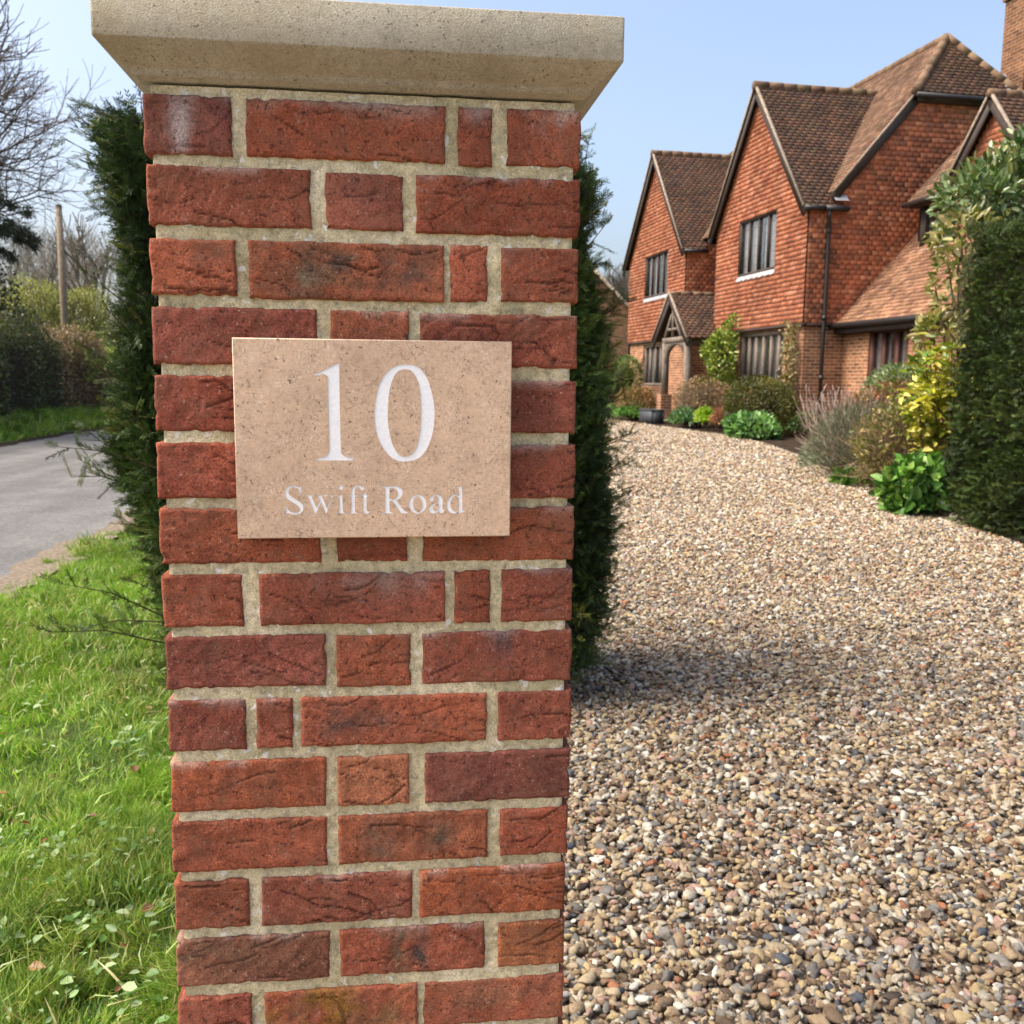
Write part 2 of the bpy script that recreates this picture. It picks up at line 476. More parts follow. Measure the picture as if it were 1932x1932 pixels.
def m_gravelbed():
    t = NT('gravel_bed'); co = t.coord()
    vo = t.n('ShaderNodeTexVoronoi'); vo.inputs['Scale'].default_value = 42; t.l(co, vo.inputs['Vector'])
    sp = t.n('ShaderNodeSeparateColor'); t.l(vo.outputs['Color'], sp.inputs[0])
    c = t.ramp(sp.outputs[0], [(0, (.16, .105, .06)), (.25, (.3, .22, .14)), (.5, (.42, .32, .21)), (.75, (.5, .4, .29)), (1, (.62, .54, .43))])
    c = t.mix(t.ramp(vo.outputs['Distance'], [(.5, 0.0), (.8, .85)]), c, (.09, .068, .045))
    c = t.mix(1.0, c, t.ramp(t.noise(co, .8, 4), [(.3, .85), (.7, 1.12)]), 'MULTIPLY')
    inv = t.n('ShaderNodeMath', operation='SUBTRACT'); inv.inputs[0].default_value = 1; t.l(vo.outputs['Distance'], inv.inputs[1])
    return t.fin(c, .9, t.bump(inv.outputs[0], .9, .02), .2)
MAT['gravelbed'] = m_gravelbed()

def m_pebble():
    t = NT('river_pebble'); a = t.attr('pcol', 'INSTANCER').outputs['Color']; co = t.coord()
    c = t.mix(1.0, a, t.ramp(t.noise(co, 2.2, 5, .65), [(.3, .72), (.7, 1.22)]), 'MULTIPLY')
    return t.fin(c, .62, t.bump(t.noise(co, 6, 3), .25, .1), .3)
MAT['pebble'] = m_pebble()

# ------------------------------------------------------------------ ground, road, drive
def sheet(name, xs, ys, zoff, mat, kind='structure', zfun=None):
    X, Y = np.meshgrid(xs, ys, indexing='ij')
    Z = (gz(X, Y) if zfun is None else zfun(X, Y)) + zoff
    v = np.stack([X, Y, Z], -1).reshape(-1, 3)
    nx, ny = len(xs), len(ys)
    i, j = np.meshgrid(np.arange(nx - 1), np.arange(ny - 1), indexing='ij')
    f = np.stack([i * ny + j, (i + 1) * ny + j, (i + 1) * ny + j + 1, i * ny + j + 1], -1).reshape(-1, 4)
    mb = MB(); mb.add(v, f)
    o = mb.build(name, mat, smooth=True)
    return setp(o, kind=kind)

def poly_sheet(name, pts, zoff, mat, kind='structure', step=.5):
    """a terrain-following sheet inside a plan polygon given as rows: (y, x0, x1)"""
    mb = MB(); rows = []
    pts = np.array(pts, float)
    ys = []
    for a, b in zip(pts[:-1], pts[1:]):
        k = max(1, int((b[0] - a[0]) / step))
        for t in np.linspace(0, 1, k, endpoint=False): ys.append(a + (b - a) * t)
    ys.append(pts[-1]); ys = np.array(ys)
    n = 13
    v = []
    for y, x0, x1 in ys:
        x = np.linspace(x0, x1, n)
        v.append(np.stack([x, np.full(n, y), gz(x, np.full(n, y)) + zoff], 1))
    v = np.concatenate(v)
    f = [[i * n + j, i * n + j + 1, (i + 1) * n + j + 1, (i + 1) * n + j] for i in range(len(ys) - 1) for j in range(n - 1)]
    mb.add(v, f)
    return setp(mb.build(name, mat, smooth=True), kind=kind)

gx = np.concatenate([[-1500, -600, -250, -100, -50, -30, -20, -14], np.arange(-11, 16.1, .5), [20, 30, 60, 120, 300, 700, 1500]])
gy = np.concatenate([[-800, -200, -60, -20], np.arange(-8, 32.1, .5), [36, 42, 50, 60, 80, 110, 160, 260, 500, 900, 2000]])
sheet('ground', gx, gy, -.03, MAT['turf'])
ROADX0, ROADX1 = -8.05, -2.46
poly_sheet('road', [(-40, ROADX0, ROADX1), (30, ROADX0, ROADX1), (55, ROADX0 + .8, ROADX1 + .8), (90, ROADX0 + 8, ROADX1 + 8), (130, ROADX0 + 30, ROADX1 + 30)], -.012, MAT['road'], step=1.5)

def wavy_strip(name, x, wdt, amp, zoff, mat, y0, y1, seed):
    r = np.random.default_rng(seed)
    ys = np.arange(y0, y1, .12); n = len(ys)
    ph = r.uniform(0, 6, 6)
    wv = sum(np.sin(ys * f + p) * a for f, p, a in zip((.6, 1.7, 3.1, 6.5, 11, 17), ph, (.5, .5, .4, .3, .25, .2))) * amp
    wv2 = sum(np.sin(ys * f + p) * a for f, p, a in zip((.8, 2.1, 4.1, 7.5, 13, 19), ph[::-1], (.5, .4, .4, .3, .3, .25))) * amp
    xa, xb = x - wdt / 2 + wv, x + wdt / 2 + wv2
    v = np.concatenate([np.stack([xa, ys, gz(xa, ys) + zoff], 1), np.stack([xb, ys, gz(xb, ys) + zoff], 1)])
    i = np.arange(n - 1)
    mb = MB(); mb.add(v, np.stack([i, i + n, i + n + 1, i + 1], 1))
    return setp(mb.build(name, mat), kind='structure')
wavy_strip('road_edge_grit', -2.5, .34, .09, -.006, MAT['grit'], -6, 40, 1)
wavy_strip('road_edge_soil', -8.1, .4, .08, -.004, MAT['soil'], 4, 60, 2)

# the drive: gravel bed bounded by the planted border on the right
def drive_right(y):
    """x of the drive's right edge"""
    return np.interp(y, [-14, 2, 5, 7, 8.2, 9.6, 11.0, 12.6, 14.2, 16.5, 18.0, 21.0, 23.2, 24.6, 26.5, 30],
                     [5.9, 5.9, 5.9, 5.92, 6.05, 6.5, 6.75, 6.72, 7.0, 7.35, 7.4, 7.2, 7.0, 6.9, 6.8, 6.6])
def drive_left(y):
    return np.interp(y, [-14, -.3, .1, .3, .6, 2, 3.5, 5, 30], [-2.5, -2.3, -.4, -.1, .06, .06, .5, .7, .7])  # flared behind the camera: unseen apron added to bounce light onto the pillar
ys = np.concatenate([np.arange(-14, -.5, .5), np.arange(-.4, .8, .1), np.arange(1, 29.6, .5)])
poly_sheet('driveway', [(y, float(drive_left(y)), float(drive_right(y))) for y in ys], -.016, MAT['gravelbed'])
poly_sheet('flower_bed_soil', [(y, float(drive_right(y)) + .02, float(drive_right(y)) + 6) for y in np.arange(2, 30, .5)], .004, MAT['soil'])

# gravel: real pebbles instanced on scattered points
def gravel():
    r = np.random.default_rng(3)
    P = []
    for y0, y1, dens in ((-2.0, .6, 350), (.6, 2.6, 4200), (2.6, 5, 3300), (5, 9, 1900), (9, 15, 1050), (15, 29.4, 520)):
        xw = 9.0
        n = int((y1 - y0) * xw * dens)
        y = r.uniform(y0, y1, n); x = r.uniform(-.1, 8.9, n)
        # keep what the place can show: a wide wedge in front of the photographer
        ok = (x < drive_right(y) - .01) & (x > drive_left(y)) & (x < .6 + .95 * (y + 1.6))
        P.append(np.stack([x[ok], y[ok]], 1))
    P = np.concatenate(P); n = len(P)
    d = np.hypot(P[:, 0] - CAM[0], P[:, 1] - CAM[1])
    big = 1 + .5 * sstep(6, 20, d)
    size = np.clip(r.lognormal(math.log(.0092), .30, n), .0045, .02) * big
    scl = np.stack([size * r.uniform(1.0, 1.7, n), size * r.uniform(.8, 1.1, n), size * r.uniform(.5, .85, n)], 1)
    rot = np.stack([r.normal(0, .38, n), r.normal(0, .38, n), r.uniform(0, 6.28, n)], 1)
    tip = r.random(n) < .12
    rot[tip, 0] += r.uniform(-1.4, 1.4, tip.sum())
    z = gz(P[:, 0], P[:, 1]) - .012 + r.uniform(0, .017, n) ** 1.0
    pal = np.array([srgb(196, 172, 138), srgb(178, 150, 116), srgb(150, 122, 94), srgb(122, 98, 76), srgb(156, 146, 134), srgb(128, 120, 112),
                    srgb(226, 214, 196), srgb(206, 190, 166), srgb(170, 112, 78), srgb(92, 92, 98), srgb(190, 152, 132), srgb(84, 68, 56), srgb(204, 176, 128)])
    wt = np.array([14, 15, 13, 10, 11, 7, 8, 13, 4, 2.5, 6, 5, 8], float); wt /= wt.sum()
    c = pal[r.choice(len(pal), n, p=wt)] * r.uniform(.8, 1.2, (n, 1)) * np.array((.86, .915, .935)) * (.60 + .32 * sstep(1.5, 9, P[:, 1:2]))  # nearer pebbles painted darker, imitating how the light pales distant gravel
    me = bpy.data.meshes.new('gravel')
    me.vertices.add(n)
    me.vertices.foreach_set('co', np.stack([P[:, 0], P[:, 1], z], 1).astype(np.float32).ravel())
    for nm, arr in (('rot', rot), ('scl', scl)):
        a = me.attributes.new(nm, 'FLOAT_VECTOR', 'POINT'); a.data.foreach_set('vector', arr.astype(np.float32).ravel())
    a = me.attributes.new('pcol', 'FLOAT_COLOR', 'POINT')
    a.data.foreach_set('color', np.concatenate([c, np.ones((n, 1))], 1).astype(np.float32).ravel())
    a = me.attributes.new('pick', 'INT', 'POINT'); a.data.foreach_set('value', r.integers(0, 4, n).astype(np.int32))
    me.update()
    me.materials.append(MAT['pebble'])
    o = bpy.data.objects.new('gravel', me); COL.objects.link(o)
    setp(o, 'rounded mixed brown, grey and cream pebbles covering the drive', 'gravel', kind='stuff')
    g = bpy.data.node_groups.new('pebbles', 'GeometryNodeTree')
    g.interface.new_socket('Geometry', in_out='INPUT', socket_type='NodeSocketGeometry')
    g.interface.new_socket('Geometry', in_out='OUTPUT', socket_type='NodeSocketGeometry')
    N = g.nodes; L = g.links
    gi = N.new('NodeGroupInput'); go = N.new('NodeGroupOutput')
    join = N.new('GeometryNodeJoinGeometry')
    for k in range(4):
        ico = N.new('GeometryNodeMeshIcoSphere'); ico.inputs['Radius'].default_value = 1; ico.inputs['Subdivisions'].default_value = 3 if k < 2 else 2
        pos = N.new('GeometryNodeInputPosition'); nz = N.new('ShaderNodeTexNoise'); nz.noise_dimensions = '4D'
        nz.inputs['W'].default_value = 7.3 * k + 1; nz.inputs['Scale'].default_value = .8; nz.inputs['Detail'].default_value = 1.0
        L.new(pos.outputs[0], nz.inputs['Vector'])
        sub = N.new('ShaderNodeVectorMath'); sub.operation = 'SUBTRACT'; sub.inputs[1].default_value = (.5, .5, .5); L.new(nz.outputs['Color'], sub.inputs[0])
        sc = N.new('ShaderNodeVectorMath'); sc.operation = 'SCALE'; sc.inputs['Scale'].default_value = 1.5; L.new(sub.outputs[0], sc.inputs[0])
        sp = N.new('GeometryNodeSetPosition'); L.new(ico.outputs[0], sp.inputs['Geometry']); L.new(sc.outputs[0], sp.inputs['Offset'])
        ss = N.new('GeometryNodeSetShadeSmooth'); L.new(sp.outputs[0], ss.inputs['Geometry'])
        sm = N.new('GeometryNodeSetMaterial'); sm.inputs['Material'].default_value = MAT['pebble']; L.new(ss.outputs[0], sm.inputs['Geometry'])
        gin = N.new('GeometryNodeGeometryToInstance'); L.new(sm.outputs[0], gin.inputs[0]); L.new(gin.outputs[0], join.inputs[0])
    iop = N.new('GeometryNodeInstanceOnPoints'); L.new(gi.outputs[0], iop.inputs['Points']); L.new(join.outputs[0], iop.inputs['Instance'])
    iop.inputs['Pick Instance'].default_value = True
    def na(nm, dt):
        q = N.new('GeometryNodeInputNamedAttribute'); q.data_type = dt; q.inputs['Name'].default_value = nm
        return [x for x in q.outputs if x.enabled and x.name == 'Attribute'][0]
    L.new(na('pick', 'INT'), iop.inputs['Instance Index'])
    e2r = N.new('FunctionNodeEulerToRotation'); L.new(na('rot', 'FLOAT_VECTOR'), e2r.inputs[0]); L.new(e2r.outputs[0], iop.inputs['Rotation'])
    L.new(na('scl', 'FLOAT_VECTOR'), iop.inputs['Scale'])
    L.new(iop.outputs[0], go.inputs[0])
    md = o.modifiers.new('pebbles', 'NODES'); md.node_group = g
    print('pebbles', n)
gravel()

# ------------------------------------------------------------------ gate pillar
PW = 0.4754
ZT = 1.7513
BR= [[(-0.0004, 0.0917), (0.1068, 0.3225), (0.3366, 0.3745), (0.3918, 0.4756)], [(0.0004, 0.1743), (0.1904, 0.2753), (0.29, 0.4759)], [(0.0007, 0.0919), (0.1056, 0.3214), (0.3286, 0.3708), (0.3866, 0.4755)], [(-0.0001, 0.1785), (0.1932, 0.2811), (0.2943, 0.4758)], [(-0.0008, 0.0917), (0.1068, 0.3105), (0.3257, 0.3749), (0.3903, 0.4754)], [(-0.0015, 0.1741), (0.1921, 0.2798), (0.295, 0.4762)], [(-0.0009, 0.1788), (0.1976, 0.2782), (0.2967, 0.4764)], [(-0.0009, 0.0889), (0.1081, 0.3228), (0.3341, 0.3764), (0.3898, 0.4759)], [(-0.0003, 0.1824), (0.1947, 0.2818), (0.2957, 0.4766)], [(-0.0001, 0.0884), (0.1006, 0.1423), (0.1521, 0.373), (0.3872, 0.4774)], [(0.0, 0.18), (0.1938, 0.2793), (0.2985, 0.4768)], [(-0.0015, 0.18), (0.1933, 0.3752), (0.3904, 0.4755)], [(-0.0007, 0.0861), (0.1011, 0.2825), (0.2916, 0.4735)], [(-0.0022, 0.1808), (0.1937, 0.3729), (0.3896, 0.4742)], [(-0.0024, 0.0852), (0.1011, 0.2885), (0.2958, 0.4741)]]
pillar = empty('gate_pillar', (PW / 2, PW / 2, 0), 'red brick gate pillar with stone cap, beside a gravel drive', 'gate pillar')
PO = (PW / 2, PW / 2, 0)

def vnoise(P, seed, octs=((60, 1.0), (140, .5), (300, .3))):
    """cheap smooth noise from random sine waves"""
    r = np.random.default_rng(seed); out = np.zeros(len(P))
    for f, a in octs:
        for _ in range(5):
            k = r.normal(0, 1, P.shape[1]); k = k / np.linalg.norm(k) * f * r.uniform(.6, 1.4)
            out += a * np.sin(P @ k + r.uniform(0, 6.28)) / 5 ** .5
    return out

def seg_dist(P, a, b):
    d = b - a; t = np.clip(((P - a) @ d) / (d @ d + 1e-12), 0, 1)
    return np.linalg.norm(P - a - t[:, None] * d, axis=1)

BLOTCH = {(0, 0): [(.42, .5, .13, .7, (.46, .38, .35), .8), (.9, .9, .3, .3, (.2, .1, .09), .5)], (0, 1): [(.6, 1.0, .5, .22, (.36, .26, .23), .7)], (0, 3): [(.75, .85, .3, .3, (.42, .33, .3), .7)], (7, 1): [(.7, .9, .3, .3, (.38, .28, .25), .6)], (0, 2): [(.7, .95, .5, .2, (.42, .33, .3), .6)],
          (2, 1): [(.5, .5, .45, .6, (.13, .095, .06), .5), (.64, .5, .06, .3, (.022, .026, .032), 1.0), (.5, .62, .07, .16, (.05, .045, .045), .9), (.85, .6, .07, .35, (.05, .045, .045), .75), (.28, .4, .08, .4, (.12, .1, .07), .6)],
          (11, 1): [(.28, .5, .1, .5, (.13, .09, .065), .8), (.68, .5, .1, .3, (.09, .075, .05), .75)],
          (13, 1): [(.42, .5, .07, .9, (.11, .075, .045), .95), (.54, .5, .06, .9, (.06, .055, .05), .95)],
          (13, 0): [(.2, .6, .3, .5, (.14, .095, .06), .7)],
          (14, 1): [(.3, .6, .4, .6, (.24, .13, .025), .8), (.85, .4, .2, .6, (.2, .12, .06), .6)],
          (14, 2): [(.5, .5, .7, .7, (.26, .12, .07), .6)],
          (9, 2): [(.2, .55, .14, .4, (.09, .06, .055), .7), (.45, .5, .1, .25, (.12, .07, .06), .5)],
          (1, 1): [(.6, .8, .3, .3, (.2, .1, .085), .6)], (8, 2): [(.55, .85, .12, .35, (.11, .07, .07), .7)]}
TONE = {(0, 0): (.175, .058, .047), (0, 1): (.30, .078, .038), (1, 0): (.26, .075, .043), (1, 1): (.21, .068, .047), (1, 2): (.26, .062, .032),
        (3, 0): (.19, .05, .04), (3, 2): (.225, .056, .036), (8, 0): (.19, .052, .042), (8, 1): (.32, .088, .042), (10, 1): (.40, .15, .072),
        (10, 2): (.155, .05, .042), (10, 0): (.35, .095, .04), (12, 2): (.36, .095, .035), (12, 1): (.23, .066, .042), (12, 0): (.30, .09, .045),
        (13, 0): (.2, .09, .055), (13, 2): (.33, .12, .045), (11, 1): (.30, .09, .04), (4, 0): (.22, .05, .034), (5, 0): (.24, .055, .034), (4, 3): (.21, .055, .042)}

def fbrick(mb, x0, x1, z0, z1, seed, frame, res, tone, blot=(), crease=5, depth=.095, lean=0):
    """one hand-made brick: displaced front grid, edges turned back into the wall. frame maps (u, out, z) to world"""
    r = np.random.default_rng(seed)
    L, H = x1 - x0, z1 - z0
    nu, nz = max(3, int(L / res)), max(3, int(H / res))
    u, z = np.meshgrid(np.linspace(0, L, nu), np.linspace(0, H, nz), indexing='ij')
    u = u.ravel(); z = z.ravel()
    Q = np.stack([u + x0, z + z0], 1)
    # edge roundness and raggedness
    du = np.minimum(u, L - u); dz = np.minimum(z, H - z)
    de = np.minimum(du, dz)
    rr = .0022
    edge = -rr * (1 - np.sqrt(np.clip(1 - (1 - np.clip(de / rr, 0, 1)) ** 2, 0, 1)))
    out = edge + .0005 * vnoise(Q, seed + 1, ((90, 1.0), (220, .8), (420, .6))) + .0004 * vnoise(Q, seed + 2, ((18, 1.0), (35, .6))) + r.uniform(-.0012, .0015)
    c = np.tile(np.array(tone), (len(u), 1))
    crease_shade = np.zeros(len(u))
    for _ in range(crease):
        a = np.array([r.uniform(0, L), r.uniform(.05, .95) * H]); ang = r.normal(0, .16) + (.2 if lean else -.16); n = r.integers(2, 6)
        wdt = r.uniform(.0007, .0013); dep = r.uniform(.0012, .0034)
        for _k in range(n):
            b = a + np.array([math.cos(ang), math.sin(ang)]) * r.uniform(.008, .022)
            dd = seg_dist(np.stack([u, z], 1), a, b)
            g = np.exp(-(dd / wdt) ** 2)
            side = np.exp(-(dd / (wdt * 2.6)) ** 2)
            out -= dep * g - .0005 * side
            crease_shade = np.maximum(crease_shade, g * .55)
            ang += r.normal(0, .3); a = b
    out = np.where(de > rr * .6, np.maximum(out, -.0023), out)
    c *= (1 - crease_shade[:, None] * .95)  # shade and soot of the creases painted into the brick colour
    c *= 1 + .12 * vnoise(Q, seed + 8, ((22, 1.0), (60, .7)))[:, None]
    c = np.clip(c, .01, 1)
    for fu, fz, su, sz, bc, st in blot:
        g = np.exp(-((u / L - fu) / su) ** 2 - ((z / H - fz) / sz) ** 2) * st
        g *= np.clip(.75 + .5 * vnoise(Q, seed + 9, ((70, 1.0), (160, .8), (300, .5))), 0, 1.3)
        g = np.clip(g, 0, 1)
        c = c * (1 - g[:, None]) + np.array(bc) * g[:, None]
    if r.random() < .4:   # lime bloom along the top arris
        g = np.exp(-((H - z) / .007) ** 2) * np.clip(.3 + .8 * vnoise(Q, seed + 11, ((60, 1.0), (150, .8))), 0, 1) * .5
        c = c * (1 - g[:, None]) + np.array((.42, .33, .28)) * g[:, None]
    jz = .00045 * vnoise(np.stack([u + x0], 1), seed + 3, ((60, .5), (160, .8), (420, .6))) * (np.abs(z - H / 2) / (H / 2)) ** 2
    ju = .00045 * vnoise(np.stack([z + z0], 1), seed + 4, ((90, 1.0), (220, .7))) * (np.abs(u - L / 2) / (L / 2)) ** 6
    # chipped arrises
    for _ in range(int(r.integers(2, 6) + L * 45)):
        cw, cdp = r.uniform(.0012, .005), r.uniform(.0004, .0019)
        if r.random() < .8:
            g = cdp * np.exp(-((u - r.uniform(0, L)) / cw) ** 2); top = r.random() < .5
            jz = jz + (-g * np.clip(z / H, 0, 1) ** 6 if top else g * np.clip(1 - z / H, 0, 1) ** 6)
        else:
            g = cdp * np.exp(-((z - r.uniform(0, H)) / cw) ** 2); rt = r.random() < .5
            ju = ju + (-g * np.clip(u / L, 0, 1) ** 10 if rt else g * np.clip(1 - u / L, 0, 1) ** 10)
    uu, zz = u + x0 + ju, z + z0 + jz
    i, j = np.meshgrid(np.arange(nu - 1), np.arange(nz - 1), indexing='ij')
    f = np.stack([i * nz + j, (i + 1) * nz + j, (i + 1) * nz + j + 1, i * nz + j + 1], -1).reshape(-1, 4)
    v = frame(uu, out, zz)
    # sides
    idx = np.arange(nu * nz).reshape(nu, nz)
    loop = np.concatenate([idx[:, 0], idx[-1, 1:], idx[-2::-1, -1], idx[0, -2:0:-1]])
    n0 = len(v); m_ = len(loop)
    vb = frame(uu[loop], np.full(m_, -depth), zz[loop])
    k = np.arange(m_); k2 = (k + 1) % m_
    fs = np.stack([loop[k], n0 + k, n0 + k2, loop[k2]], 1)
    mb.add(np.concatenate([v, vb]), np.concatenate([f, fs]), col=np.concatenate([c, c[loop]]))

frames = {'front': lambda u, o, z: np.stack([u, -o, z], 1),
          'right': lambda u, o, z: np.stack([PW + o, u, z], 1),
          'back': lambda u, o, z: np.stack([PW - u, PW + o, z], 1),
          'left': lambda u, o, z: np.stack([-o, PW - u, z], 1)}
bm_ = MB()
pats = [[(0, .178), (.192, .28), (.294, PW)], [(0, .09), (.104, .318), (.33, .374), (.388, PW)]]
base_pal = [(.27, .068, .036), (.3, .078, .038), (.245, .064, .04), (.22, .058, .042), (.32, .092, .043), (.26, .062, .033)]
for k in range(24):
    z1 = ZT - .075 * k; z0 = z1 - .0625
    for side in ('front', 'right', 'back', 'left'):
        if side == 'front' and k < len(BR): row = BR[k]
        else: row = pats[(k + (side in ('right', 'left'))) % 2]
        if side in ('right', 'left'): row = [(max(a, .045) if i == 0 else a, min(b, PW - .045) if i == len(row) - 1 else b) for i, (a, b) in enumerate(row)]
        for j, (a, b) in enumerate(row):
            sd_ = 1000 * k + 37 * j + {'front': 0, 'right': 11, 'back': 17, 'left': 23}[side]
            fr = side == 'front' and k < 16
            rr_ = np.random.default_rng(sd_ + 5)
            tone = np.array(TONE.get((k, j), base_pal[rr_.integers(len(base_pal))]) if side == 'front' else base_pal[rr_.integers(len(base_pal))]) * rr_.uniform(.92, 1.08)
            tone = (tone * .68 + np.array((.28, .074, .04)) * .32) * np.array((1.0, 1.0, 1.0)) * .86 + np.array((.022, .017, .012))
            ncr = int(rr_.integers(0, 4) + (b - a) * rr_.choice([6, 14, 26, 48])) if fr else 3
            fbrick(bm_, a, b, z0 + rr_.uniform(-.0015, .0015), z1 + rr_.uniform(-.0015, .0015), sd_, frames[side], .0021 if fr else .011, tone,
                   BLOTCH.get((k, j), ()) if side == 'front' else (), ncr, .0405 if side in ('right', 'left') else .095, rr_.random() < .5)
bm_.build('brickwork', MAT['brick'], pillar, smooth=True, origin=PO)

mm = MB()
for side, (fn) in frames.items():
    res = .004 if side == 'front' else .02
    u, z = np.meshgrid(np.linspace(.0068, PW - .0068, int(PW / res)), np.arange(-.06, ZT + .0125, res), indexing='ij')
    nu, nz = u.shape; uu, zz = u.ravel(), z.ravel()
    Q = np.stack([uu, zz], 1)
    out = -.0037 + .0010 * vnoise(Q, 91, ((40, 1.0), (120, .8), (300, .5)))
    out = np.minimum(out, -.0029); e = (uu == uu.min()) | (uu == uu.max()); out[e] = -.0065
    i, j = np.meshgrid(np.arange(nu - 1), np.arange(nz - 1), indexing='ij')
    mm.add(fn(uu, out, zz), np.stack([i * nz + j, (i + 1) * nz + j, (i + 1) * nz + j + 1, i * nz + j + 1], -1).reshape(-1, 4))
mm.build('mortar', MAT['mortar'], pillar, smooth=True, origin=PO)

def ringloft(prof, x0, x1, y0, y1, r=.006, seg=3):
    """square loft: prof = [(offset, z)], rounded vertical corners"""
    vs = []
    a = np.linspace(0, np.pi / 2, seg + 1)
    for o, z in prof:
        rr = max(r, .0005)
        pts = []
        for cx, cy, s in ((x1 + o - rr, y0 - o + rr, -np.pi / 2), (x1 + o - rr, y1 + o - rr, 0), (x0 - o + rr, y1 + o - rr, np.pi / 2), (x0 - o + rr, y0 - o + rr, np.pi)):
            for t in a: pts.append((cx + rr * np.cos(s + t), cy + rr * np.sin(s + t), z))
        vs.append(pts)
    n = len(vs[0]); V = np.array(vs).reshape(-1, 3); F = []
    for i in range(len(prof) - 1):
        for j in range(n): F.append([i * n + j, i * n + (j + 1) % n, (i + 1) * n + (j + 1) % n, (i + 1) * n + j])
    return V, F, n
o = .039
prof = [(-.05, 1.7635), (.003, 1.7635), (.0035, 1.7655), (.0095, 1.7662), (.0098, 1.7725), (.0125, 1.7735), (o - .0015, 1.7932), (o - .0004, 1.7942), (o, 1.7955), (o, 1.8385), (o - .0012, 1.8400), (o - .008, 1.841)]
V, F, n = ringloft(prof, 0, PW, 0, PW, .0035)
ap = np.array([[PW / 2, PW / 2, 1.852]])
last = len(V) - n
F3 = [[last + j, last + (j + 1) % n, len(V)] for j in range(n)]
cm = MB(); cm.add(np.concatenate([V, ap]), F, F3)
cm.build('capstone', MAT['cap'], pillar, origin=PO)

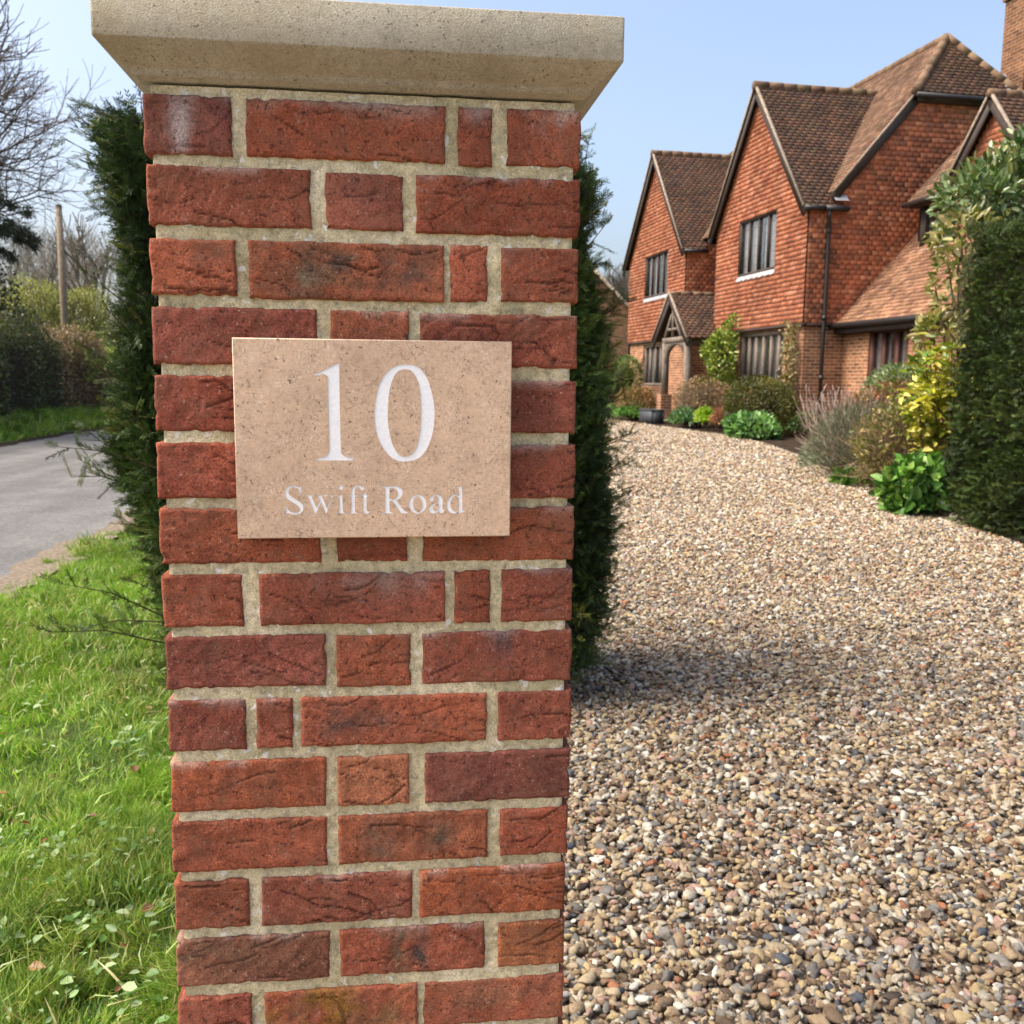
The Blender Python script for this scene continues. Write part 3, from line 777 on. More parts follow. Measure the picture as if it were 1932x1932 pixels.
# ------------------------------------------------------------------ house sign with incised lettering
GLYPHS=[('digit',[[(2042,14678),(2042,14665),(2043,14651),(2043,14636),(2044,14617),(2044,14590),(2044,14554),(2044,14506),(2044,14447),(2044,14381),(2044,14312),(2044,14242),(2044,14176),(2044,14110),(2045,14039),(2046,13968),(2047,13901),(2048,13842),(2048,13795),(2049,13761),(2049,13739),(2048,13725),(2049,13716),(2049,13708),(2051,13699),(2053,13688),(2055,13680),(2058,13673),(2062,13667),(2067,13661),(2073,13656),(2081,13652),(2090,13648),(2101,13644),(2112,13641),(2123,13639),(2133,13636),(2144,13634),(2155,13633),(2166,13631),(2177,13630),(2186,13630),(2194,13629),(2178,13598),(1788,13598),(1791,13624),(1801,13625),(1812,13627),(1825,13629),(1838,13631),(1850,13634),(1861,13637),(1870,13640),(1879,13644),(1887,13648),(1894,13652),(1901,13658),(1906,13664),(1911,13671),(1914,13678),(1916,13685),(1918,13694),(1920,13705),(1921,13718),(1922,13731),(1923,13743),(1923,13757),(1923,13775),(1923,13799),(1923,13833),(1922,13877),(1922,13931),(1921,13991),(1920,14055),(1920,14117),(1919,14175),(1919,14233),(1919,14293),(1919,14353),(1919,14409),(1919,14456),(1918,14493),(1917,14515),(1917,14526),(1916,14530),(1914,14529),(1912,14528),(1909,14530),(1905,14535),(1900,14540),(1895,14545),(1889,14549),(1882,14552),(1876,14554),(1869,14554),(1862,14553),(1855,14551),(1847,14549),(1839,14546),(1831,14544),(1822,14542),(1813,14540),(1803,14537),(1793,14535),(1784,14533),(1777,14531),(1774,14551),(1781,14554),(1789,14557),(1798,14560),(1809,14564),(1820,14569),(1832,14574),(1845,14580),(1860,14588),(1876,14595),(1892,14603),(1907,14611),(1922,14619),(1936,14626),(1949,14633),(1962,14640),(1975,14647),(1986,14653),(1997,14659),(2007,14663),(2015,14667),(2023,14670),(2030,14673),(2037,14676)]]),('digit',[[(2766,14668),(2788,14667),(2812,14666),(2836,14663),(2860,14659),(2882,14652),(2903,14643),(2921,14631),(2938,14617),(2953,14601),(2968,14582),(2981,14563),(2994,14542),(3007,14519),(3018,14494),(3028,14468),(3038,14440),(3047,14412),(3055,14382),(3063,14351),(3070,14318),(3077,14283),(3082,14249),(3087,14215),(3090,14183),(3092,14153),(3092,14124),(3092,14096),(3090,14069),(3088,14041),(3086,14014),(3082,13986),(3078,13958),(3074,13931),(3068,13903),(3062,13877),(3055,13851),(3046,13826),(3037,13801),(3027,13777),(3017,13754),(3005,13732),(2992,13711),(2979,13692),(2965,13675),(2951,13658),(2935,13643),(2918,13629),(2899,13618),(2879,13609),(2856,13601),(2831,13595),(2807,13591),(2783,13588),(2760,13587),(2740,13587),(2720,13588),(2700,13591),(2681,13596),(2663,13602),(2645,13610),(2627,13620),(2610,13632),(2593,13646),(2577,13661),(2561,13678),(2546,13695),(2531,13714),(2518,13735),(2504,13758),(2492,13780),(2481,13804),(2471,13826),(2462,13849),(2454,13871),(2448,13893),(2442,13915),(2438,13939),(2434,13965),(2430,13992),(2427,14020),(2425,14050),(2424,14081),(2423,14111),(2424,14141),(2425,14170),(2428,14200),(2431,14230),(2435,14259),(2439,14288),(2445,14316),(2451,14343),(2457,14370),(2465,14396),(2473,14422),(2482,14446),(2491,14468),(2501,14489),(2512,14508),(2523,14527),(2535,14544),(2547,14560),(2560,14575),(2574,14589),(2588,14602),(2603,14614),(2619,14626),(2635,14635),(2652,14644),(2669,14651),(2687,14657),(2706,14662),(2725,14665),(2745,14667)],[(2766,14615),(2779,14615),(2792,14613),(2806,14609),(2818,14604),(2830,14597),(2842,14589),(2852,14580),(2862,14568),(2871,14555),(2880,14541),(2888,14526),(2895,14510),(2901,14494),(2907,14477),(2912,14459),(2917,14440),(2921,14419),(2925,14396),(2929,14370),(2932,14342),(2934,14312),(2937,14281),(2938,14250),(2940,14220),(2941,14191),(2941,14161),(2941,14131),(2941,14101),(2940,14072),(2939,14044),(2938,14016),(2936,13990),(2933,13964),(2930,13938),(2927,13914),(2923,13889),(2919,13866),(2915,13842),(2910,13819),(2905,13797),(2899,13777),(2892,13758),(2885,13740),(2877,13724),(2868,13709),(2858,13695),(2848,13683),(2838,13672),(2826,13663),(2813,13656),(2800,13650),(2787,13646),(2773,13643),(2761,13641),(2748,13641),(2736,13643),(2725,13646),(2713,13651),(2702,13657),(2691,13665),(2681,13674),(2672,13685),(2663,13698),(2654,13712),(2646,13727),(2638,13742),(2631,13758),(2624,13774),(2618,13791),(2612,13809),(2606,13829),(2601,13850),(2595,13873),(2590,13897),(2586,13922),(2581,13949),(2578,13976),(2575,14004),(2573,14032),(2572,14060),(2571,14090),(2571,14120),(2572,14150),(2573,14180),(2574,14210),(2576,14242),(2578,14274),(2581,14305),(2585,14335),(2589,14363),(2594,14389),(2600,14414),(2606,14437),(2613,14460),(2621,14481),(2628,14500),(2636,14517),(2644,14534),(2652,14548),(2661,14562),(2671,14573),(2682,14584),(2694,14593),(2708,14600),(2722,14606),(2737,14611),(2752,14614)]]),('letter',[[(1609,13316),(1609,13309),(1608,13301),(1608,13291),(1607,13281),(1606,13272),(1606,13263),(1606,13254),(1607,13245),(1607,13237),(1608,13229),(1609,13221),(1609,13215),(1601,13218),(1599,13223),(1597,13230),(1595,13236),(1593,13244),(1590,13251),(1587,13257),(1583,13263),(1580,13269),(1576,13274),(1572,13279),(1567,13284),(1561,13288),(1555,13291),(1548,13293),(1540,13295),(1532,13297),(1525,13297),(1518,13297),(1512,13297),(1506,13296),(1501,13295),(1495,13293),(1491,13290),(1486,13287),(1482,13283),(1478,13279),(1475,13274),(1472,13268),(1470,13263),(1468,13257),(1467,13252),(1467,13246),(1468,13239),(1469,13233),(1471,13227),(1473,13222),(1476,13216),(1480,13211),(1485,13206),(1490,13201),(1495,13197),(1501,13192),(1508,13187),(1515,13182),(1523,13177),(1531,13172),(1539,13167),(1547,13162),(1555,13157),(1563,13152),(1571,13147),(1579,13142),(1586,13137),(1593,13132),(1599,13126),(1605,13121),(1610,13116),(1614,13110),(1618,13104),(1621,13099),(1624,13093),(1625,13086),(1626,13080),(1627,13073),(1626,13066),(1625,13060),(1624,13053),(1622,13045),(1619,13038),(1616,13030),(1612,13024),(1608,13018),(1604,13013),(1598,13009),(1592,13005),(1586,13002),(1579,13000),(1573,12997),(1566,12995),(1560,12994),(1553,12993),(1546,12992),(1539,12992),(1532,12992),(1525,12992),(1518,12993),(1511,12994),(1505,12996),(1498,12997),(1492,12998),(1485,13000),(1479,13002),(1473,13004),(1467,13006),(1462,13008),(1457,13008),(1453,13008),(1450,13006),(1447,13004),(1445,13002),(1442,13000),(1441,12998),(1432,12998),(1433,13004),(1434,13011),(1434,13018),(1435,13026),(1435,13034),(1436,13043),(1436,13052),(1436,13062),(1435,13073),(1435,13083),(1435,13092),(1435,13100),(1444,13100),(1446,13093),(1448,13086),(1450,13078),(1453,13069),(1455,13061),(1458,13055),(1461,13049),(1464,13045),(1467,13041),(1471,13038),(1475,13034),(1481,13031),(1487,13027),(1495,13023),(1503,13020),(1511,13017),(1519,13014),(1527,13012),(1533,13012),(1540,13012),(1546,13013),(1552,13014),(1557,13016),(1562,13018),(1566,13021),(1571,13025),(1574,13029),(1578,13033),(1581,13037),(1583,13042),(1584,13047),(1584,13052),(1585,13057),(1584,13062),(1582,13067),(1580,13072),(1577,13077),(1574,13082),(1569,13087),(1564,13092),(1558,13097),(1552,13102),(1544,13107),(1536,13113),(1527,13118),(1518,13124),(1509,13130),(1500,13135),(1492,13141),(1484,13146),(1476,13151),(1468,13157),(1461,13162),(1455,13168),(1449,13174),(1445,13180),(1441,13185),(1437,13191),(1435,13198),(1432,13204),(1431,13210),(1429,13217),(1429,13224),(1429,13231),(1429,13239),(1430,13246),(1432,13253),(1434,13260),(1437,13267),(1441,13275),(1444,13281),(1449,13287),(1453,13292),(1458,13297),(1463,13301),(1469,13305),(1475,13308),(1481,13311),(1487,13313),(1494,13315),(1501,13316),(1508,13317),(1515,13318),(1521,13318),(1528,13317),(1535,13316),(1543,13314),(1549,13312),(1556,13310),(1562,13309),(1567,13307),(1572,13305),(1577,13303),(1581,13301),(1584,13300),(1588,13300),(1591,13301),(1593,13304),(1595,13307),(1597,13310),(1598,13314),(1600,13316)]]),('letter',[[(1653,13209),(1743,13209),(1740,13200),(1738,13199),(1735,13198),(1732,13197),(1729,13196),(1727,13195),(1725,13194),(1724,13193),(1722,13193),(1721,13193),(1721,13191),(1722,13187),(1725,13179),(1730,13165),(1737,13146),(1746,13124),(1755,13101),(1763,13081),(1769,13065),(1810,13147),(1808,13152),(1806,13157),(1804,13162),(1802,13168),(1800,13174),(1798,13178),(1796,13182),(1794,13186),(1792,13190),(1791,13193),(1789,13195),(1786,13198),(1784,13199),(1781,13200),(1777,13201),(1774,13201),(1771,13201),(1769,13201),(1769,13208),(1862,13208),(1861,13200),(1858,13199),(1854,13198),(1849,13197),(1845,13196),(1841,13195),(1839,13193),(1837,13192),(1836,13193),(1837,13191),(1838,13187),(1841,13178),(1847,13163),(1854,13143),(1862,13120),(1871,13097),(1878,13075),(1885,13058),(1892,13075),(1901,13097),(1910,13120),(1920,13143),(1928,13163),(1933,13178),(1936,13186),(1937,13191),(1936,13192),(1934,13192),(1932,13192),(1929,13193),(1926,13194),(1922,13196),(1917,13197),(1912,13198),(1907,13199),(1903,13199),(1903,13208),(1973,13208),(1972,13200),(1970,13201),(1969,13204),(1967,13206),(1964,13207),(1959,13202),(1953,13190),(1943,13167),(1931,13136),(1917,13100),(1903,13062),(1890,13028),(1879,13001),(1871,13001),(1823,13130),(1762,12996),(1754,12996),(1744,13021),(1732,13053),(1719,13088),(1706,13122),(1695,13151),(1687,13173),(1682,13186),(1679,13192),(1678,13194),(1677,13193),(1676,13194),(1673,13196),(1669,13198),(1665,13199),(1662,13200),(1658,13201),(1655,13202)]]),('letter',[[(2069,13294),(2068,13286),(2064,13278),(2058,13273),(2050,13269),(2042,13268),(2033,13269),(2026,13273),(2020,13279),(2016,13286),(2015,13294),(2017,13302),(2020,13309),(2027,13315),(2034,13319),(2042,13320),(2051,13319),(2058,13315),(2064,13309),(2068,13302)],[(1988,13198),(1990,13199),(1993,13198),(1996,13198),(1999,13199),(2003,13199),(2008,13200),(2015,13202),(2024,13205),(2034,13208),(2043,13211),(2052,13214),(2059,13216),(2059,13204),(2059,13189),(2059,13173),(2059,13156),(2060,13139),(2060,13123),(2061,13108),(2061,13092),(2062,13077),(2062,13062),(2063,13050),(2064,13039),(2064,13031),(2064,13026),(2065,13022),(2065,13019),(2066,13017),(2067,13015),(2070,13013),(2073,13011),(2076,13011),(2079,13010),(2083,13009),(2085,13009),(2085,13001),(1988,13002),(1989,13009),(1993,13010),(1997,13010),(2002,13011),(2007,13012),(2011,13013),(2015,13015),(2017,13018),(2018,13020),(2019,13022),(2020,13026),(2020,13032),(2021,13039),(2022,13050),(2022,13064),(2023,13080),(2023,13096),(2024,13111),(2024,13123),(2024,13134),(2024,13143),(2024,13152),(2024,13159),(2023,13166),(2023,13171),(2022,13176),(2021,13179),(2020,13182),(2019,13183),(2017,13185),(2014,13186),(2011,13188),(2006,13188),(2002,13189),(1997,13189),(1993,13189),(1989,13189)]]),('letter',[[(2121,13206),(2155,13207),(2156,13211),(2156,13217),(2156,13223),(2157,13229),(2157,13236),(2159,13243),(2160,13250),(2162,13258),(2165,13266),(2168,13274),(2171,13281),(2174,13288),(2178,13293),(2182,13299),(2186,13303),(2191,13308),(2196,13311),(2201,13314),(2206,13317),(2211,13319),(2216,13320),(2221,13321),(2227,13322),(2233,13321),(2240,13321),(2247,13319),(2254,13317),(2261,13314),(2268,13311),(2274,13308),(2280,13305),(2285,13302),(2289,13298),(2293,13294),(2296,13291),(2299,13287),(2300,13283),(2300,13280),(2299,13276),(2298,13272),(2296,13269),(2294,13266),(2292,13264),(2289,13262),(2286,13260),(2283,13259),(2280,13259),(2277,13259),(2274,13260),(2270,13262),(2267,13264),(2264,13267),(2262,13269),(2259,13272),(2257,13275),(2255,13279),(2253,13283),(2252,13287),(2250,13290),(2247,13293),(2245,13296),(2241,13298),(2238,13300),(2234,13301),(2231,13302),(2227,13302),(2223,13302),(2220,13301),(2216,13299),(2212,13297),(2209,13294),(2206,13290),(2204,13286),(2202,13281),(2200,13275),(2199,13268),(2198,13261),(2197,13255),(2196,13247),(2196,13238),(2196,13230),(2196,13221),(2196,13213),(2196,13207),(2241,13205),(2239,13193),(2196,13193),(2196,13175),(2196,13152),(2196,13127),(2195,13103),(2195,13080),(2196,13062),(2196,13049),(2197,13040),(2198,13032),(2199,13026),(2201,13022),(2203,13017),(2206,13013),(2211,13011),(2216,13010),(2221,13009),(2226,13009),(2229,13008),(2229,12999),(2120,13000),(2122,13009),(2125,13009),(2130,13010),(2134,13010),(2139,13011),(2144,13013),(2147,13016),(2149,13019),(2151,13021),(2152,13025),(2153,13030),(2154,13038),(2154,13051),(2155,13069),(2156,13093),(2156,13121),(2156,13148),(2156,13173),(2156,13194),(2121,13195)]]),('letter',[[(2324,13263),(2326,13207),(2366,13206),(2363,13193),(2327,13193),(2327,13178),(2326,13160),(2326,13140),(2325,13119),(2325,13101),(2325,13086),(2325,13074),(2325,13064),(2326,13056),(2327,13049),(2328,13043),(2329,13037),(2330,13033),(2332,13029),(2334,13026),(2336,13024),(2339,13023),(2342,13022),(2346,13023),(2351,13024),(2357,13026),(2362,13028),(2367,13031),(2372,13032),(2374,13024),(2371,13021),(2367,13017),(2362,13012),(2357,13008),(2352,13004),(2348,13001),(2343,12999),(2340,12997),(2336,12995),(2332,12994),(2328,12994),(2324,12994),(2319,12995),(2315,12996),(2310,12998),(2305,13001),(2301,13004),(2297,13007),(2295,13010),(2293,13012),(2291,13014),(2290,13018),(2288,13025),(2288,13038),(2287,13057),(2287,13084),(2287,13113),(2287,13144),(2287,13171),(2288,13193),(2258,13194),(2259,13205),(2264,13207),(2270,13210),(2276,13212),(2283,13215),(2289,13218),(2294,13221),(2298,13224),(2301,13228),(2304,13231),(2307,13235),(2309,13239),(2312,13242),(2314,13246),(2316,13250),(2319,13253),(2320,13257),(2322,13260)]]),('letter',[[(2483,13302),(2497,13303),(2514,13304),(2533,13305),(2552,13307),(2570,13308),(2586,13308),(2600,13309),(2613,13309),(2626,13309),(2637,13309),(2648,13308),(2658,13307),(2667,13305),(2676,13304),(2684,13301),(2692,13299),(2699,13296),(2705,13292),(2711,13287),(2716,13282),(2720,13277),(2723,13271),(2726,13265),(2729,13259),(2730,13252),(2731,13245),(2731,13238),(2731,13231),(2730,13224),(2728,13216),(2726,13209),(2723,13202),(2719,13194),(2715,13187),(2710,13180),(2704,13174),(2698,13169),(2690,13164),(2682,13160),(2673,13157),(2666,13153),(2660,13150),(2665,13141),(2672,13130),(2680,13118),(2688,13106),(2696,13094),(2704,13084),(2711,13074),(2718,13065),(2725,13057),(2731,13049),(2738,13042),(2745,13035),(2753,13029),(2761,13023),(2769,13017),(2777,13012),(2784,13008),(2790,13004),(2787,12997),(2721,12997),(2719,13000),(2717,13001),(2714,13003),(2710,13007),(2705,13013),(2698,13023),(2687,13038),(2672,13058),(2657,13081),(2641,13104),(2626,13125),(2615,13141),(2582,13143),(2582,13130),(2582,13113),(2582,13095),(2583,13077),(2583,13061),(2583,13048),(2584,13039),(2584,13032),(2585,13028),(2586,13024),(2588,13021),(2590,13018),(2594,13015),(2600,13012),(2606,13010),(2613,13009),(2618,13008),(2623,13007),(2621,12998),(2498,12999),(2500,13007),(2504,13009),(2509,13010),(2514,13011),(2520,13013),(2524,13015),(2528,13018),(2530,13020),(2531,13020),(2532,13020),(2532,13024),(2532,13032),(2533,13048),(2533,13076),(2534,13114),(2534,13157),(2535,13201),(2535,13238),(2535,13265),(2534,13280),(2534,13287),(2534,13289),(2532,13288),(2530,13286),(2527,13286),(2522,13288),(2515,13290),(2506,13291),(2498,13292),(2491,13293),(2485,13294)],[(2583,13286),(2588,13287),(2593,13287),(2598,13288),(2604,13288),(2610,13288),(2616,13288),(2622,13287),(2628,13285),(2634,13283),(2641,13281),(2646,13278),(2651,13274),(2656,13270),(2660,13265),(2664,13259),(2668,13253),(2670,13247),(2672,13241),(2673,13234),(2673,13227),(2673,13220),(2672,13212),(2671,13205),(2669,13199),(2666,13192),(2663,13186),(2659,13180),(2654,13174),(2650,13169),(2645,13165),(2639,13163),(2633,13161),(2627,13160),(2621,13160),(2615,13160),(2609,13160),(2604,13159),(2599,13160),(2594,13160),(2590,13161),(2586,13161),(2582,13162)]]),('letter',[[(2999,13102),(2997,13085),(2994,13068),(2988,13052),(2980,13038),(2969,13025),(2958,13014),(2944,13005),(2930,12998),(2915,12994),(2899,12993),(2884,12995),(2869,12999),(2855,13005),(2841,13014),(2830,13026),(2820,13039),(2812,13053),(2806,13069),(2802,13086),(2801,13103),(2802,13120),(2806,13137),(2812,13152),(2820,13167),(2830,13180),(2842,13191),(2855,13200),(2870,13206),(2885,13210),(2900,13211),(2916,13210),(2931,13206),(2945,13199),(2958,13190),(2970,13179),(2980,13166),(2988,13152),(2994,13136),(2997,13119)],[(2952,13103),(2952,13089),(2951,13075),(2949,13062),(2945,13049),(2941,13038),(2935,13028),(2929,13020),(2922,13014),(2914,13010),(2906,13009),(2898,13009),(2890,13012),(2882,13017),(2875,13024),(2868,13033),(2862,13044),(2857,13056),(2853,13069),(2851,13082),(2849,13097),(2849,13111),(2850,13125),(2852,13138),(2855,13151),(2860,13162),(2865,13172),(2872,13180),(2879,13186),(2886,13190),(2894,13191),(2902,13191),(2911,13188),(2918,13183),(2926,13176),(2932,13167),(2938,13156),(2943,13145),(2947,13131),(2950,13118)]]),('letter',[[(3033,13161),(3035,13165),(3038,13169),(3042,13173),(3047,13177),(3052,13181),(3057,13185),(3062,13189),(3068,13193),(3074,13198),(3080,13202),(3087,13205),(3093,13208),(3099,13209),(3105,13210),(3111,13211),(3117,13210),(3123,13210),(3129,13209),(3135,13207),(3141,13205),(3147,13203),(3152,13200),(3157,13197),(3162,13193),(3166,13189),(3170,13185),(3173,13181),(3176,13175),(3178,13168),(3180,13160),(3181,13149),(3182,13135),(3182,13121),(3182,13106),(3182,13092),(3182,13081),(3182,13072),(3182,13064),(3183,13057),(3183,13051),(3184,13046),(3186,13041),(3189,13038),(3192,13036),(3196,13034),(3200,13034),(3204,13033),(3207,13032),(3204,13023),(3201,13019),(3196,13015),(3191,13010),(3186,13006),(3182,13001),(3177,12999),(3173,12997),(3168,12996),(3164,12996),(3160,12996),(3156,12997),(3153,12999),(3150,13001),(3147,13005),(3145,13009),(3143,13013),(3141,13017),(3140,13020),(3136,13018),(3132,13015),(3127,13011),(3122,13008),(3117,13005),(3111,13002),(3104,13000),(3097,12998),(3090,12997),(3082,12996),(3075,12995),(3069,12995),(3063,12996),(3057,12997),(3052,12999),(3047,13002),(3042,13005),(3039,13009),(3035,13014),(3032,13019),(3030,13026),(3028,13033),(3027,13039),(3027,13045),(3027,13051),(3028,13056),(3030,13061),(3033,13066),(3035,13071),(3039,13076),(3042,13080),(3046,13084),(3051,13088),(3056,13092),(3062,13096),(3069,13100),(3078,13104),(3089,13109),(3101,13114),(3112,13119),(3123,13123),(3132,13127),(3132,13131),(3132,13137),(3133,13143),(3133,13149),(3133,13155),(3132,13160),(3131,13165),(3129,13171),(3128,13176),(3126,13180),(3123,13184),(3120,13187),(3116,13190),(3112,13191),(3107,13192),(3102,13192),(3097,13192),(3093,13191),(3090,13189),(3087,13186),(3084,13183),(3082,13180),(3080,13176),(3078,13173),(3077,13169),(3076,13165),(3076,13160),(3076,13156),(3076,13152),(3075,13148),(3073,13145),(3071,13141),(3068,13138),(3066,13135),(3063,13133),(3060,13131),(3057,13131),(3053,13131),(3049,13132),(3045,13133),(3042,13135),(3039,13138),(3037,13140),(3035,13144),(3033,13148),(3032,13152),(3032,13156)],[(3135,13115),(3130,13112),(3124,13109),(3117,13105),(3111,13101),(3104,13097),(3099,13094),(3094,13090),(3089,13086),(3085,13082),(3081,13078),(3077,13073),(3075,13069),(3073,13065),(3071,13061),(3071,13057),(3070,13053),(3071,13049),(3072,13045),(3073,13041),(3076,13037),(3079,13032),(3082,13029),(3086,13026),(3090,13024),(3094,13023),(3098,13023),(3103,13024),(3108,13026),(3113,13028),(3117,13030),(3121,13032),(3124,13035),(3128,13039),(3131,13042),(3134,13045),(3136,13048)]]),('letter',[[(3339,13294),(3343,13295),(3348,13295),(3353,13296),(3359,13297),(3364,13298),(3370,13299),(3375,13300),(3381,13302),(3387,13303),(3393,13305),(3398,13306),(3403,13308),(3403,13290),(3403,13270),(3404,13247),(3404,13223),(3405,13199),(3405,13177),(3405,13155),(3405,13132),(3406,13110),(3406,13089),(3406,13070),(3407,13055),(3407,13045),(3408,13038),(3408,13034),(3409,13032),(3411,13030),(3413,13028),(3415,13025),(3419,13024),(3423,13023),(3427,13022),(3431,13022),(3434,13021),(3431,13014),(3426,13011),(3420,13008),(3414,13005),(3407,13002),(3400,12999),(3395,12997),(3389,12996),(3384,12995),(3379,12995),(3375,12995),(3371,12995),(3367,12994),(3364,13016),(3361,13014),(3358,13011),(3354,13008),(3350,13005),(3345,13002),(3340,12999),(3334,12997),(3327,12995),(3320,12994),(3313,12992),(3305,12992),(3298,12992),(3291,12994),(3283,12996),(3276,12999),(3268,13003),(3262,13008),(3255,13013),(3250,13020),(3245,13028),(3240,13036),(3236,13045),(3233,13054),(3230,13062),(3228,13070),(3227,13078),(3227,13086),(3228,13094),(3229,13103),(3230,13111),(3232,13120),(3234,13130),(3237,13139),(3240,13149),(3245,13158),(3249,13166),(3255,13173),(3262,13180),(3269,13186),(3277,13192),(3284,13197),(3291,13201),(3299,13204),(3306,13205),(3313,13207),(3320,13207),(3327,13207),(3334,13207),(3340,13206),(3346,13204),(3352,13202),(3358,13199),(3363,13197),(3367,13195),(3367,13204),(3367,13215),(3367,13226),(3367,13238),(3367,13248),(3367,13256),(3366,13262),(3366,13267),(3365,13270),(3364,13273),(3362,13275),(3361,13277),(3358,13279),(3355,13281),(3351,13282),(3347,13282),(3343,13283),(3341,13284)],[(3364,13165),(3362,13168),(3359,13172),(3356,13176),(3353,13180),(3350,13184),(3346,13186),(3341,13189),(3337,13190),(3331,13192),(3326,13192),(3321,13192),(3316,13191),(3310,13189),(3305,13185),(3300,13181),(3294,13177),(3290,13171),(3285,13165),(3282,13159),(3279,13151),(3276,13143),(3273,13134),(3272,13126),(3270,13117),(3270,13108),(3270,13098),(3271,13089),(3272,13079),(3274,13070),(3277,13062),(3280,13055),(3284,13048),(3289,13041),(3294,13035),(3299,13030),(3304,13025),(3309,13022),(3314,13019),(3319,13017),(3324,13015),(3329,13014),(3334,13014),(3339,13015),(3345,13017),(3350,13020),(3356,13023),(3360,13026),(3364,13028)]])]
PX0, PX1, PZ0, PZ1 = .0900, .3959, 1.2722, 1.4934
SY = -.030
SO = ((PX0 + PX1) / 2, -.005, PZ0)
sign = empty('house_sign', SO, 'pale limestone sign carved with white 10 and Swift Road on the brick pillar', 'house sign')

def curve_mesh(loops, extrude):
    cu = bpy.data.curves.new('tmp', 'CURVE'); cu.dimensions = '2D'; cu.fill_mode = 'BOTH'; cu.extrude = extrude
    for lp in loops:
        sp = cu.splines.new('POLY'); sp.points.add(len(lp) - 1)
        sp.points.foreach_set('co', np.array([[a, b, 0, 1] for a, b in lp], np.float32).ravel()); sp.use_cyclic_u = True
    ob = bpy.data.objects.new('tmp', cu); COL.objects.link(ob)
    dg = bpy.context.evaluated_depsgraph_get()
    me = bpy.data.meshes.new_from_object(ob.evaluated_get(dg))
    v = np.zeros(len(me.vertices) * 3, np.float32); me.vertices.foreach_get('co', v)
    me.calc_loop_triangles()
    f = np.zeros(len(me.loop_triangles) * 3, np.int32); me.loop_triangles.foreach_get('vertices', f)
    bpy.data.objects.remove(ob); bpy.data.curves.remove(cu); bpy.data.meshes.remove(me)
    return v.reshape(-1, 3), f.reshape(-1, 3)
rect = [(PX0 + .0012, PZ0 + .0012), (PX1 - .0012, PZ0 + .0012), (PX1 - .0012, PZ1 - .0012), (PX0 + .0012, PZ1 - .0012)]
loops = [rect]
for kind, gl in GLYPHS:
    for lp in gl: loops.append([(a / 1e4, b / 1e4) for a, b in lp])
v, f = curve_mesh(loops, .0008)
slab = MB()
slab.add(np.stack([v[:, 0], SY + .0008 - v[:, 2], v[:, 1]], 1), f3=f)
# body behind the carved face, with a small arris
bx = []
for ins, y in ((.0012, SY + .0001), (.0001, SY + .0014), (0, SY + .002), (0, -.0105), (.001, -.0095)):
    bx.append([(PX0 + ins, y, PZ0 + ins), (PX1 - ins, y, PZ0 + ins), (PX1 - ins, y, PZ1 - ins), (PX0 + ins, y, PZ1 - ins)])
bxv = np.array(bx).reshape(-1, 3)
bf = [[i * 4 + j, i * 4 + (j + 1) % 4, (i + 1) * 4 + (j + 1) % 4, (i + 1) * 4 + j] for i in range(4) for j in range(4)] + [[16, 17, 18, 19]]
slab.add(bxv, bf)
slab.add([(PX0 + .0013, SY + .0017, PZ0 + .0013), (PX1 - .0013, SY + .0017, PZ0 + .0013), (PX1 - .0013, SY + .0017, PZ1 - .0013), (PX0 + .0013, SY + .0017, PZ1 - .0013)], [[0, 1, 2, 3]])
slab.build('slab', MAT['plaque'], sign, origin=SO)
for kind, gl in GLYPHS:
    v, f = curve_mesh([[(a / 1e4, b / 1e4) for a, b in lp] for lp in gl], 0)
    mb = MB(); mb.add(np.stack([v[:, 0], np.full(len(v), SY + .0006), v[:, 1]], 1), f3=f)
    mb.build(kind, MAT['paint'], sign, origin=SO)
for x in (PX0 + .03, PX1 - .03):
    for z in (PZ0 + .03, PZ1 - .03):
        fx = MB(); fx.tube([(x, -.0096, z), (x, .0075, z)], .008, 10); fx.build('fixing_peg', MAT['lead'], sign, origin=SO)

# ------------------------------------------------------------------ the house (local frame: x into the house, y along the front away from us, z up)
HB = np.array([9.01459, 18.98369, .33])
HROT = R(4.373974715432297)
house = empty('house', HB, 'tile hung brick country house with two front gables, tall brown roofs and a timber porch', 'house', rz=HROT)

def crossings(poly, b):
    xs = []
    n = len(poly)
    for i in range(n):
        (a0, b0), (a1, b1) = poly[i], poly[(i + 1) % n]
        if (b0 <= b) != (b1 <= b): xs.append(a0 + (a1 - a0) * (b - b0) / (b1 - b0))
    xs.sort()
    return [(xs[i], xs[i + 1]) for i in range(0, len(xs) - 1, 2)]

def minus(iv, holes, b):
    for h0, h1, g0, g1 in holes:
        if not (g0 < b < g1): continue
        out = []
        for a0, a1 in iv:
            if h1 <= a0 or h0 >= a1: out.append((a0, a1)); continue
            if h0 > a0: out.append((a0, h0))
            if h1 < a1: out.append((h1, a1))
        iv = out
    return iv

